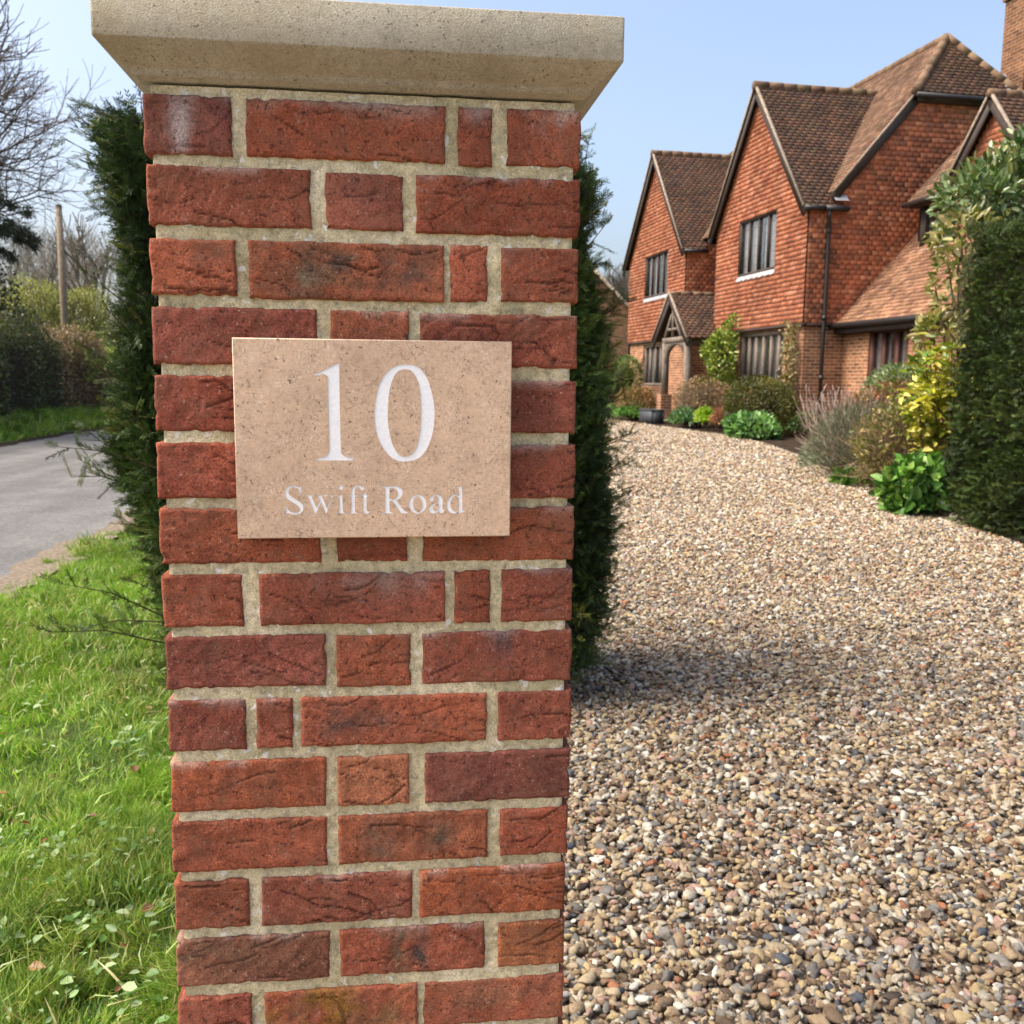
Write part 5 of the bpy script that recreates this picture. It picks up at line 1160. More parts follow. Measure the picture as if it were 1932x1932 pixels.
def yew_sprigs(mb, wood, P, Nrm, L, nl, nw, K, pal, seed, droop=0.0, upb=.35):
    """sprigs: a thin stem with two ranks of flat needles"""
    r = np.random.default_rng(seed); n = len(P)
    D = unit(Nrm * r.uniform(.5, 1.2, (n, 1)) + r.normal(0, .45, (n, 3)) + np.array([0, 0, 1]) * r.normal(upb, .35, (n, 1)) - np.array([0, 0, droop]))
    side = unit(np.cross(D, r.normal(0, 1, (n, 3)))); up = np.cross(side, D)
    L = L * r.uniform(.55, 1.35, n)
    col = clumpcol(P, pal, seed)
    wood.segs(P, P + D * L[:, None], .0018, .0008, 3, col=(.06, .05, .025))
    t = np.linspace(.08, 1.0, K // 2)
    for s in (-1, 1):
        PP = (P[:, None] + D[:, None] * (L[:, None] * t)[..., None]).reshape(-1, 3)
        DD = (D[:, None] * .75 + s * side[:, None] * .9 + up[:, None] * r.normal(.12, .22, (n, len(t), 1)))
        DD = DD * 1.0 + (D[:, None] * (t[None, :, None] ** 3) * .9)
        NN = np.repeat(up, len(t), 0) + r.normal(0, .3, (n * len(t), 3))
        LL = nl * r.uniform(.75, 1.15, n * len(t))
        cc = np.repeat(col, len(t), 0) * (1 + .25 * (np.tile(t, n)[:, None] - .5))
        mb.leaves(PP, DD.reshape(-1, 3), NN, LL, nw, cc, 'needle')

YEW = [(.024, .046, .012), (.032, .064, .014), (.046, .086, .016), (.062, .105, .019), (.085, .118, .02), (.030, .058, .016)]
YEWT = [(.07, .105, .016), (.10, .13, .02), (.045, .08, .015), (.13, .14, .022)]

def core_mesh(rings, col):
    """loft through plan rings (list of Nx3 arrays) as the dark twiggy inside of a hedge"""
    mb = MB(); n = len(rings[0]); V = np.concatenate(rings); F = []
    for i in range(len(rings) - 1):
        for j in range(n): F.append([i * n + j, i * n + (j + 1) % n, (i + 1) * n + (j + 1) % n, (i + 1) * n + j])
    top = len(V) - n; V = np.concatenate([V, rings[-1].mean(0)[None]])
    F3 = [[top + j, top + (j + 1) % n, len(V) - 1] for j in range(n)]
    mb.add(V, F, F3, col=col); return mb

def hedge_gate():
    """yew hedge that starts behind the pillar and widens away from it"""
    r = np.random.default_rng(21)
    yk = [.62, 1.2, 2.0, 2.7, 3.3, 4.0, 4.7]
    xl = [.02, -.2, -.48, -.74, -.92, -.98, -.9]
    xr = [.44, .64, .94, 1.08, 1.2, 1.25, 1.2]
    zt = [1.75, 2.0, 2.25, 2.42, 2.52, 2.5, 2.4]
    def prof(z, y):   # narrowing towards the foot on the verge side
        k = np.clip(z / 2.4, 0, 1)
        return .80 + .20 * sstep(-.1, .75, k) , 1.0 - .2 * sstep(.66, 1.0, k) - .1 * sstep(.3, 0, k)
    def surf(n, seed):
        q = np.random.default_rng(seed)
        y = q.uniform(2.98, 3.68, n); u = q.random(n)
        P = np.zeros((n, 3)); N = np.zeros((n, 3))
        XL, XR, ZT_ = np.interp(y, yk, xl), np.interp(y, yk, xr), np.interp(y, yk, zt)
        zz = q.uniform(.03, 1, n) ** .85
        wl, wr_ = prof(zz * ZT_, y)
        c = (XL + XR) / 2
        left = u < .40; right = (u >= .40) & (u < .75); top = u >= .75
        P[:, 1] = y
        P[left, 0] = (c + (XL - c) * wl)[left]; P[left, 2] = (zz * ZT_)[left]; N[left] = (-1, -.35, 0)
        P[right, 0] = (c + (XR - c) * wr_)[right]; P[right, 2] = (zz * ZT_)[right]; N[right] = (1, -.35, 0)
        f = q.uniform(.02, .98, n)
        P[top, 0] = (XL + (XR - XL) * f)[top]; P[top, 2] = (ZT_ - .12 * (2 * f - 1) ** 2 - .12 * f ** 2)[top]; N[top] = (0, -.1, 1)
        # front and back ends
        k = int(n * .42); e = q.integers(0, n, k)
        f2 = q.random(k); far = q.random(k) < .5
        P[e, 1] = np.where(far, 3.7, 2.96); 
        XL2, XR2 = np.interp(P[e, 1], yk, xl), np.interp(P[e, 1], yk, xr)
        zq = q.uniform(.04, .97, k) * np.interp(P[e, 1], yk, zt); wa, wb = prof(zq, P[e, 1]); cc_ = (XL2 + XR2) / 2
        XL2, XR2 = cc_ + (XL2 - cc_) * wa, cc_ + (XR2 - cc_) * wb
        P[e, 0] = XL2 + (XR2 - XL2) * f2; P[e, 2] = zq; N[e] = np.where(far[:, None], (0, 1, 0), (0, -1, .1))
        P += unit(N) * (vnoise(P, 5, ((3.5, .6), (8, .6), (17, .35))) * .075)[:, None]
        return P, unit(N)
    root = empty('yew_hedge', (.1, 3.3, 0), 'tall dark yew hedge with loose sprigs directly behind the brick pillar', 'hedge')
    og = (.1, 3.3, 0)
    fo = MB(); wd_ = MB()
    P, N = surf(26000, 1)
    yew_sprigs(fo, wd_, P - N * r.uniform(.0, .09, (len(P), 1)), N, .075, .021, .0044, 20, YEW, 1, upb=.2)
    P, N = surf(13000, 2)
    yew_sprigs(fo, wd_, P - N * r.uniform(.05, .16, (len(P), 1)), N, .11, .024, .0055, 18, YEW[:3], 2)
    P, N = surf(1300, 3)
    hi = np.where(P[:, 2] > 1.6, 1, .45); keep = r.random(len(P)) < hi
    P, N = P[keep], N[keep]
    yew_sprigs(fo, wd_, P, N, .115, .02, .004, 30, YEWT, 3, upb=.35)
    # long stray shoots with short side sprays
    P, N = surf(170, 4)
    D = unit(N * .9 + np.array([0, 0, .55]) + r.normal(0, .2, P.shape)); Ls = r.uniform(.1, .25, len(P))
    wd_.segs(P, P + D * Ls[:, None], .0035, .001, 4, col=(.07, .05, .025))
    for t in (.25, .45, .6, .75, .9):
        yew_sprigs(fo, wd_, P + D * (Ls * t)[:, None], unit(D + r.normal(0, .5, P.shape)), .10 * (1.2 - t * .7), .02, .0038, 22, YEWT, int(40 + t * 100), upb=.15)
    # bare-ish twigs low on the verge side
    m_ = 6
    y = r.uniform(2.6, 3.6, m_); z = r.uniform(.35, 1.15, m_)
    P = np.stack([np.interp(y, yk, xl) * .84, y, z], 1)
    D = unit(np.stack([-np.ones(m_), r.normal(-.25, .3, m_), r.normal(.35, .22, m_)], 1)); Ls = r.uniform(.25, .5, m_)
    M1 = P + D * (Ls * .6)[:, None]; D2 = unit(D + np.array([0, 0, -.25])); P2 = M1 + D2 * (Ls * .4)[:, None]
    wd_.segs(P, M1, .0035, .0024, 4, col=(.06, .045, .025)); wd_.segs(M1, P2, .0024, .001, 4, col=(.06, .045, .025))
    for t in np.linspace(.3, 1, 8):
        q = np.where(t < .6, 1, 0); B = P + D * (Ls * min(t, .6))[:, None] + D2 * (Ls * max(0, t - .6))[:, None]
        yew_sprigs(fo, wd_, B, unit(D + r.normal(0, .35, P.shape)), .07, .02, .0042, 20, YEW[1:], int(t * 1000), upb=.1)
    fo.build('foliage', MAT['yew'], root, origin=og)
    wd_.build('twigs', MAT['bark'], root, origin=og)
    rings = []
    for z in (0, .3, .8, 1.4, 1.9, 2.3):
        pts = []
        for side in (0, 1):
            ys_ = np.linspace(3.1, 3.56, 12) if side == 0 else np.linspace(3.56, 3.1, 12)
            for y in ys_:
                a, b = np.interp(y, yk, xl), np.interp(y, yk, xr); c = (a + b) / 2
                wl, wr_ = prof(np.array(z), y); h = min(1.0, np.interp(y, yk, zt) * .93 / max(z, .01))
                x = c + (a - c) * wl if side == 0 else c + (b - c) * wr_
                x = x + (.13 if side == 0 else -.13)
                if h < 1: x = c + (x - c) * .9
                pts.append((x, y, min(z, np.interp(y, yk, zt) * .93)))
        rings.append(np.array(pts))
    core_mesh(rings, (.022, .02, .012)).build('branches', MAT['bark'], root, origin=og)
hedge_gate()

def hedge_right():
    r = np.random.default_rng(31)
    og = (7.2, 6.0, float(gz(7.2, 6)))
    root = empty('yew_hedge', og, 'clipped dark yew hedge at the right of the drive, taller than the flower bed', 'hedge')
    x0, x1, y0, y1, z1 = 5.98, 8.4, 2.2, 8.25, 3.0
    def surf(n, seed):
        q = np.random.default_rng(seed); u = q.random(n); P = np.zeros((n, 3)); N = np.zeros((n, 3))
        y = q.uniform(y0, y1, n); z = q.uniform(0, z1, n); x = q.uniform(x0, x1, n)
        a = u < .58; b = (u >= .58) & (u < .76); c = (u >= .76) & (u < .9); d = u >= .9
        P[:] = np.stack([x, y, z], 1)
        P[a, 0] = x0; N[a] = (-1, 0, 0); P[b, 1] = y1; N[b] = (0, 1, 0); P[c, 2] = z1; N[c] = (0, 0, 1); P[d, 1] = y0; N[d] = (0, -1, 0)
        # rounded shoulders
        ed = np.minimum.reduce([np.abs(z1 - P[:, 2]) + .0, np.full(n, .3)])
        P[a, 0] += .22 * (1 - np.minimum(ed[a] / .3, 1)) ** 2
        ey = np.minimum(np.abs(y1 - P[:, 1]), .3); P[a, 0] += .15 * (1 - ey[a] / .3) ** 2
        P += N * (vnoise(P, 8, ((1.6, .7), (4, .6), (9, .5))) * .055)[:, None]
        P[:, 2] += gz(P[:, 0], P[:, 1])
        return P, N
    fo = MB(); wd_ = MB()
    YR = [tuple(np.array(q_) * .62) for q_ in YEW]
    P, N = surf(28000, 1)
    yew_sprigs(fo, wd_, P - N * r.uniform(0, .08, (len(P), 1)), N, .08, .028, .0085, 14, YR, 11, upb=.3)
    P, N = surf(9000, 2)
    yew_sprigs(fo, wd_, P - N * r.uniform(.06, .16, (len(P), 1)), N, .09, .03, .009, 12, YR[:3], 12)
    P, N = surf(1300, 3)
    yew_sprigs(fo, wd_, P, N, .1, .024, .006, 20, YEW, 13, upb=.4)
    fo.build('foliage', MAT['yew'], root, origin=og)
    wd_.build('twigs', MAT['bark'], root, origin=og)
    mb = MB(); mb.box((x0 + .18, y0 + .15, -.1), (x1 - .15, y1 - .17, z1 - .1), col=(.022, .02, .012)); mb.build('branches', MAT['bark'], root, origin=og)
hedge_right()

def blob(n, c, rad, seed, shell=.7, low=-.3, lump=.14, f=2.5):
    """points through the outer part of a lumpy ellipsoid"""
    r = np.random.default_rng(seed)
    d = unit(r.normal(0, 1, (n * 2, 3))); d = d[d[:, 2] > low][:n]
    k = 1 + lump * vnoise(d, seed, ((f, 1.0), (f * 2.2, .7)))
    s = (shell + (1 - shell) * r.random(len(d)) ** .6) * k
    P = np.array(c) + d * s[:, None] * np.array(rad)
    N = unit(d / np.array(rad))
    return P, N

def shrub(name, label, cat, c, rad, n, L, W, pal, seed, kind='oval', mat='leaf', shell=.6, low=-.35, lump=.14, stems=10, stemcol=(.09, .065, .04), twigs=0,
          twigcol=None, upb=.25, fold=.2, core=.5, group=None, twigl=.3, rnd=.5):
    r = np.random.default_rng(seed)
    c = np.array(c, float); base = np.array([c[0], c[1], float(gz(c[0], c[1]))])
    root = empty(name, base, label, cat, group)
    mb = MB()
    if n:
        P, N = blob(n, c, rad, seed, shell, low, lump)
        P[:, 2] = np.maximum(P[:, 2], base[2] + .01)
        D = unit(N * r.uniform(.2, 1.0, (len(P), 1)) + r.normal(0, rnd, P.shape) + np.array([0, 0, upb]))
        NN = N + r.normal(0, .6, P.shape)
        mb.leaves(P, D, NN, L * r.uniform(.6, 1.3, len(P)), W * r.uniform(.7, 1.2, len(P)), clumpcol(P, pal, seed, 3.0 / max(rad)), kind, fold)
        mb.build('foliage', MAT[mat], root, origin=base)
    sm = MB()
    a = r.uniform(0, 6.28, stems)
    B = base + np.stack([np.cos(a) * rad[0] * .2, np.sin(a) * rad[1] * .2, np.zeros(stems)], 1) * r.uniform(.2, 1, (stems, 1))
    T = c + np.stack([np.cos(a) * rad[0] * .7, np.sin(a) * rad[1] * .7, r.uniform(-.1, .6, stems) * rad[2]], 1)
    M_ = (B + T) / 2 + r.normal(0, .06, B.shape) * max(rad)
    sw = .012 * max(rad) + .004
    sm.segs(B, M_, sw, sw * .7, 5, col=stemcol); sm.segs(M_, T, sw * .7, sw * .35, 5, col=stemcol)
    if twigs:
        P, N = blob(twigs, c, np.array(rad) * .92, seed + 7, .35, low, lump)
        D = unit(N * .8 + r.normal(0, .45, P.shape) + np.array([0, 0, .45]))
        tl = twigl * r.uniform(.5, 1.3, (len(P), 1))
        tc = np.array(twigcol if twigcol else [stemcol])
        sm.segs(P - D * tl * .5, P + D * tl * .5, .0045, .002, 3, col=tc[r.integers(len(tc), size=len(P))] * r.uniform(.8, 1.2, (len(P), 1)))
    if core:
        k = 14; v = []; F = []
        for i in range(8):
            th = math.pi * (i + .5) / 8
            for j in range(k):
                ph = 2 * math.pi * j / k
                v.append(c + np.array(rad) * core * np.array([math.sin(th) * math.cos(ph), math.sin(th) * math.sin(ph), math.cos(th)]))
        for i in range(7):
            for j in range(k): F.append([i * k + j, i * k + (j + 1) % k, (i + 1) * k + (j + 1) % k, (i + 1) * k + j])
        v = np.array(v); v[:, 2] = np.maximum(v[:, 2], base[2] - .05)
        sm.add(v, F, col=np.array(stemcol) * .6)
    sm.build('stems', MAT['bark'], root, origin=base)
    return root

GRN = lambda *a: [np.array(srgb(*q)) for q in a]
# plants along the house front (positions in the house frame, so they stand against their walls)
def hpos(x, y, z=0):
    c_, s_ = math.cos(HROT), math.sin(HROT)
    px_, py_ = HB[0] + x * c_ - y * s_, HB[1] + x * s_ + y * c_
    return np.array([px_, py_, float(gz(px_, py_)) + z])

shrub('topiary_shrub', 'dense dark green clipped ball shrub at the far left corner of the house', 'shrub', hpos(-.9, 9.48, 1.25), (.5, .7, .72), 4200, .05, .03, GRN((40, 62, 26), (58, 84, 34), (84, 110, 44), (112, 134, 60)), 101, lump=.05, shell=.8, low=-.95)
shrub('hydrangea', 'brown winter hydrangea left of the porch', 'shrub', hpos(-1.2, 7.6, .5), (.55, .9, .6), 2800, .06, .04, GRN((150, 110, 70), (128, 98, 56), (110, 104, 52), (170, 128, 88), (96, 100, 44)), 102, twigs=500, twigcol=[(.25, .17, .1)])
shrub('hydrangea', 'brownish grey twiggy hydrangea between the porch and the rounded bush', 'shrub', hpos(-.9, 3.4, .62), (.6, 1.0, .62), 2300, .05, .035, GRN((140, 112, 84), (120, 96, 66), (104, 98, 56), (158, 130, 100)), 103, twigs=1100, twigcol=[(.3, .22, .15), (.2, .14, .09)], core=.4)
shrub('broadleaf_evergreen', 'bright yellow green leafy shrub against the wall beside the bay of leaded lights', 'shrub', hpos(-.38, 3.6, 1.8), (.36, .5, .72), 2300, .12, .05, GRN((112, 132, 40), (140, 156, 58), (88, 112, 36), (168, 176, 88)), 104, low=-.9, lump=.38, mat='gloss_leaf')
shrub('rounded_bush', 'large olive green rounded bush in front of the wide leaded window', 'shrub', hpos(-.85, .1, .62), (.78, 1.05, .68), 11000, .06, .03, GRN((64, 68, 26), (80, 82, 30), (50, 56, 22), (96, 94, 38), (110, 106, 46)), 105, lump=.1, low=-.92, twigs=300, twigcol=[(.16, .12, .05)])
shrub('leafy_perennial', 'low bright green leafy clump in front of the rounded bush', 'perennial', hpos(-1.5, -.95, .18), (.5, .7, .3), 1300, .13, .09, GRN((84, 128, 60), (104, 148, 76), (64, 102, 48), (124, 162, 94)), 106, low=-.5, stems=6, core=.35)
shrub('leafy_perennial', 'low grey green foliage clump at the foot of the porch post', 'perennial', hpos(-1.35, 3.1, .15), (.4, .8, .3), 900, .13, .06, GRN((84, 120, 74), (60, 96, 56), (110, 140, 92)), 107, low=0, stems=6, core=.3)
shrub('leafy_perennial', 'lime green tuft beside the rounded bush', 'perennial', hpos(-1.35, 1.9, .22), (.2, .3, .32), 500, .12, .06, GRN((150, 180, 50), (124, 162, 44), (176, 200, 76)), 108, low=0, stems=5, core=.3)
shrub('low_shrub', 'small rusty brown shrub squeezed beside the rounded bush', 'shrub', hpos(-1.3, 1.2, .24), (.22, .3, .32), 500, .06, .04, GRN((150, 96, 66), (126, 82, 54), (170, 116, 84)), 109, low=-.1, stems=6, twigs=120, twigcol=[(.25, .12, .07)])
shrub('leafy_perennial', 'green ground cover clump left of the dark planter', 'perennial', hpos(-1.4, 7.5, .15), (.4, .9, .3), 900, .13, .07, GRN((84, 130, 56), (66, 108, 44), (112, 152, 74)), 110, low=0, stems=6, core=.3)
shrub('low_shrub', 'low dark green shrub at the brick corner near the downpipe', 'shrub', hpos(-.45, -1.3, .2), (.4, .45, .34), 900, .07, .04, GRN((62, 84, 36), (84, 104, 48), (48, 66, 30)), 111, low=-.1, stems=6)
shrub('pot_shrub', 'yellow green shrub standing by the front door under the porch', 'shrub', hpos(.35, 5.75, .75), (.35, .35, .6), 900, .1, .05, GRN((128, 146, 62), (98, 120, 46), (160, 172, 90)), 112, low=-.7, stems=5)
# twiggy climber on the brick pier
def climber():
    r = np.random.default_rng(120); b = hpos(-.02, .5)
    root = empty('wall_climber', b, 'bare twiggy climber on the brick pier by the house corner', 'climber')
    st = MB(); lf = MB(); P0, P1, rr = [], [], []
    for k in range(16):
        p = hpos(-.02, r.uniform(.3, .6), .1); y_ = r.uniform(.08, .6)
        q = np.array([0, 0, .16])
        for i in range(15):
            a = hpos(-.03 - .1 * r.random(), y_ + r.normal(0, .09), 0.1 + i * .165); P0.append(p); P1.append(a); rr.append(.014 * (1 - i / 18)); p = a
    st.segs(P0, P1, np.array(rr), np.array(rr) * .9, 4, col=(.24, .18, .12))
    n = 700; yy = r.normal(.34, .17, n); zz = r.uniform(.4, 2.45, n)
    P = np.array([hpos(-.05 - .16 * r.random(), y_, z_) for y_, z_ in zip(yy, zz)])
    lf.leaves(P, unit(r.normal(0, 1, (n, 3))), r.normal(0, 1, (n, 3)), .09, .05, clumpcol(P, GRN((120, 110, 62), (150, 130, 92), (96, 98, 48), (176, 156, 120)), 5), 'oval')
    st.build('stems', MAT['bark'], root, origin=b); lf.build('foliage', MAT['leaf'], root, origin=b)
climber()
# dark planter trough by the porch
pb_ = hpos(-1.4, 5.6)
pl = empty('planter_trough', pb_, 'small dark grey planter trough at the edge of the gravel by the porch', 'planter', rz=HROT)
q = MB()
for a, b in (((-.18, -.5, 0), (-.14, .5, .36)), ((.14, -.5, 0), (.18, .5, .36)), ((-.139, -.5, 0), (.139, -.46, .36)), ((-.139, .46, 0), (.139, .5, .36)), ((-.2, -.52, .36), (-.13, .52, .39)), ((.13, -.52, .36), (.2, .52, .39)), ((-.129, -.52, .36), (.129, -.45, .39)), ((-.129, .45, .36), (.129, .52, .39))): q.box(a, b)
q.build('trough', simple_mat('dark_grey_planter', (.045, .05, .055), .6, .4, .2, 6, .2, .003), pl)
q = MB(); q.box((-.138, -.459, .2), (.138, .459, .32)); q.build('compost', MAT['soil'], pl)

# border on the right of the drive
def grd(x, y, z=0): return np.array([x, y, float(gz(x, y)) + z])
def lavender():
    r = np.random.default_rng(130); b = at(1618, 900, 13.2); b[2] = float(gz(b[0], b[1]))
    root = empty('lavender', b, 'straggly grey lavender with faded stems spilling over the edge of the drive', 'shrub')
    P, N = blob(9000, b + [0, 0, .28], (.68, .8, .66), 131, .55, -.25, .2)
    P[:, 2] = np.maximum(P[:, 2], gz(P[:, 0], P[:, 1]) + .01)
    D = unit(N * .8 + r.normal(0, .35, P.shape) + [0, 0, .7])
    lf = MB(); lf.leaves(P, D, r.normal(0, 1, P.shape), .075 * r.uniform(.6, 1.3, len(P)), .017, clumpcol(P, GRN((112, 120, 96), (132, 138, 116), (92, 104, 76), (150, 150, 132), (120, 108, 100)), 6, 2.0), 'needle')
    st = MB(); P, N = blob(800, b + [0, 0, .28], (.68, .8, .74), 132, .5, -.05, .2)
    D = unit(N * .9 + r.normal(0, .3, P.shape) + [0, 0, .5]); tl = r.uniform(.15, .42, (len(P), 1))
    tc = np.array(GRN((176, 158, 140), (140, 118, 104), (120, 96, 84), (196, 180, 160)))[r.integers(4, size=len(P))]
    st.segs(P, P + D * tl, .004, .0025, 3, col=tc)
    m_ = 46; Q = b + np.stack([r.uniform(-.62, -.1, m_), r.uniform(-.2, .6, m_), r.uniform(.55, .85, m_)], 1); D = unit(np.stack([r.normal(-.2, .25, m_), r.normal(0, .2, m_), np.ones(m_)], 1)); tl = r.uniform(.2, .5, (m_, 1))
    st.segs(Q, Q + D * tl, .005, .004, 4, col=srgb(186, 166, 150)); st.segs(Q + D * tl, Q + D * (tl + .07), .011, .006, 5, col=srgb(170, 150, 140))
    a = r.uniform(0, 6.28, 60); T = b + np.stack([np.cos(a) * .5, np.sin(a) * .55, r.uniform(.1, .5, 60)], 1)
    st.segs(np.repeat(b[None], 60, 0) + r.normal(0, .12, (60, 3)) * [1, 1, 0], T, .012, .005, 4, col=(.2, .15, .1))
    lf.build('foliage', MAT['leaf'], root, origin=b); st.build('stems', MAT['bark'], root, origin=b)
lavender()
shrub('twiggy_shrub', 'tangle of olive and tan stems behind the bright green clump', 'shrub', at(1700, 862, 12.0), (.55, .55, .62), 1500, .075, .035, GRN((132, 124, 66), (110, 112, 52), (150, 132, 84), (92, 100, 44)), 141, twigs=900, twigcol=[(.28, .2, .11), (.36, .27, .17), (.14, .09, .05)], twigl=.5, core=.25, low=-.5)
shrub('euphorbia_shrub', 'grey green rounded shrub below the red framed window', 'shrub', at(1706, 732, 14.6), (.55, .5, .34), 2400, .11, .026, GRN((112, 126, 84), (132, 146, 104), (90, 106, 62), (150, 158, 122)), 142, low=-.6, stems=16, stemcol=(.14, .09, .06), core=.3)
shrub('hydrangea', 'rusty dead hydrangea heads under the grey green shrub', 'shrub', at(1690, 775, 13.6), (.62, .45, .4), 1700, .06, .05, GRN((150, 98, 62), (128, 82, 54), (168, 116, 78), (110, 78, 50), (134, 112, 66)), 143, twigs=500, twigcol=[(.24, .14, .08), (.34, .22, .13)], core=.3)
def aucuba():
    r = np.random.default_rng(150); b = at(1785, 930, 11.2); b[2] = float(gz(b[0], b[1]))
    root = empty('spotted_laurel', b, 'tall yellow leaved spotted laurel with bare stems beside the dark yew hedge', 'shrub')
    lf = MB(); st = MB()
    tips = []
    for k in range(44):
        a = b + np.array([r.uniform(-.25, .25), r.uniform(-.25, .25), 0]); t = b + np.array([r.normal(-.12, .26), r.normal(0, .3), r.uniform(.6, 1.72)])
        m_ = (a + t) / 2 + np.array([r.normal(0, .08), r.normal(0, .08), 0])
        st.segs([a, m_], [m_, t], [.013, .01], [.01, .006], 5, col=(.13, .085, .05)); tips.append(t); tips.append(m_ * .35 + t * .65)
    tips = np.array(tips); n = 15
    P = np.repeat(tips, n, 0) + r.normal(0, .075, (len(tips) * n, 3))
    az = r.uniform(0, 6.28, len(P)); D = unit(np.stack([np.cos(az), np.sin(az), r.normal(.05, .4, len(P))], 1))
    lf.leaves(P, D, np.array([0, 0, 1]) + r.normal(0, .4, P.shape), .16 * r.uniform(.6, 1.2, len(P)), .062 * r.uniform(.8, 1.2, len(P)), clumpcol(P, GRN((196, 190, 60), (168, 166, 44), (214, 208, 104), (120, 136, 40), (184, 172, 84), (90, 116, 36)), 9, 2.2), 'oval', .3)
    lf.build('foliage', MAT['gloss_leaf'], root, origin=b); st.build('stems', MAT['bark'], root, origin=b)
aucuba()
shrub('leafy_perennial', 'lush bright green leafy clump by the stone edging', 'perennial', at(1736, 928, 10.3), (.36, .36, .3), 620, .15, .1, GRN((86, 128, 48), (108, 148, 62), (66, 102, 40), (132, 166, 80), (56, 88, 36)), 160, low=-.8, stems=10, stemcol=(.06, .1, .03), core=.35, mat='gloss_leaf', fold=.3)
shrub('leafy_perennial', 'few rounded low leaves at the foot of the lavender', 'perennial', at(1625, 912, 12.6), (.42, .35, .16), 240, .13, .1, GRN((84, 116, 48), (110, 132, 66), (66, 96, 40)), 161, low=0, stems=6, core=.3)

def laurel():
    r = np.random.default_rng(170); b = at(1880, 900, 12.4); b[2] = float(gz(b[0], b[1]))
    root = empty('laurel_tree', b, 'tall grey green laurel rising above the clipped yew hedge', 'shrub')
    lf = MB(); st = MB()
    cs = [(at(1850, 385, 12.2), (.5, .6, .42), 620), (at(1905, 355, 12.3), (.5, .6, .48), 700), (at(1975, 330, 12.5), (.7, .7, .7), 900), (at(1815, 440, 11.9), (.24, .4, .3), 190), (at(1800, 540, 11.7), (.18, .35, .55), 170), (at(1770, 625, 11.7), (.28, .35, .25), 130), (at(1900, 560, 12.4), (.7, .6, 1.0), 700)]
    for i, (c, rad, n) in enumerate(cs):
        c = np.array(c)
        P, N = blob(n, c, rad, 171 + i, .6, -.8, .2)
        D = unit(N * .7 + r.normal(0, .5, P.shape) + [0, 0, .15])
        pal = GRN((100, 122, 74), (124, 142, 92), (82, 106, 56), (152, 162, 116), (140, 146, 76), (68, 92, 44)) if i not in (3, 4, 5) else GRN((150, 146, 84), (120, 126, 58), (176, 164, 112), (90, 106, 44), (196, 180, 130))
        lf.leaves(P, D, N * .6 + [0, 0, .6] + r.normal(0, .4, P.shape), .15 * r.uniform(.6, 1.2, len(P)), .06 * r.uniform(.8, 1.2, len(P)), clumpcol(P, pal, 180 + i, 2.0) * .85, 'oval', .25)
        for k in range(9):
            t = c + r.normal(0, .45, 3) * np.array(rad); m_ = (b + t) / 2 + r.normal(0, .2, 3)
            st.segs([b + r.normal(0, .1, 3) * [1, 1, 0], m_], [m_, t], [.03, .02], [.02, .008], 5, col=(.2, .15, .09))
    lf.build('foliage', MAT['gloss_leaf'], root, origin=b); st.build('stems', MAT['bark'], root, origin=b)
laurel()

# stone edging: a few low separate stones along the bed
edge = [(6.02, 8.05), (6.1, 8.45), (6.3, 8.95), (6.5, 9.5), (6.68, 10.1), (6.76, 10.65), (6.76, 11.25), (6.72, 11.8)]
lbl = ['partly under the yew hedge', 'just beyond the yew hedge', 'before the bright green clump', 'just beyond the bright green clump', 'between bright green clump and lavender', 'at the bend of the border', 'beside the low rounded leaves', 'farthest, at the foot of the lavender']
for i, ((x, y), tx) in enumerate(zip(edge, lbl)):
    nx_, ny_ = edge[min(i + 1, 7)]; px_, py_ = edge[max(i - 1, 0)]
    d = unit(np.array([nx_ - px_, ny_ - py_, 0.0])); s_ = np.array([d[1], -d[0], 0])
    r = np.random.default_rng(400 + i); L_ = .24
    mb = MB(); nu = 9
    v = []
    for u in np.linspace(-1, 1, nu):
        for a in np.linspace(0, np.pi, 7):
            rad_ = .065 * (1 - .25 * abs(u) ** 6) + r.normal(0, .004)
            v.append(d * u * L_ + s_ * math.cos(a) * rad_ * 1.1 + np.array([0, 0, math.sin(a) * rad_ * 1.0 - .02]))
    F = [[i_ * 7 + j, (i_ + 1) * 7 + j, (i_ + 1) * 7 + j + 1, i_ * 7 + j + 1] for i_ in range(nu - 1) for j in range(6)]
    F3 = [[0, j, j + 1] for j in range(1, 6)] + [[(nu - 1) * 7, (nu - 1) * 7 + j + 1, (nu - 1) * 7 + j] for j in range(1, 6)]
    mb.add(v, F, F3); oo = mb.build('edging_stone', MAT['kerb']); oo.location = (x + .04, y, float(gz(x, y)) + .035)
    setp(oo, 'low weathered edging stone of the flower bed, ' + tx, 'edging stone', 'edging stones along the flower bed')

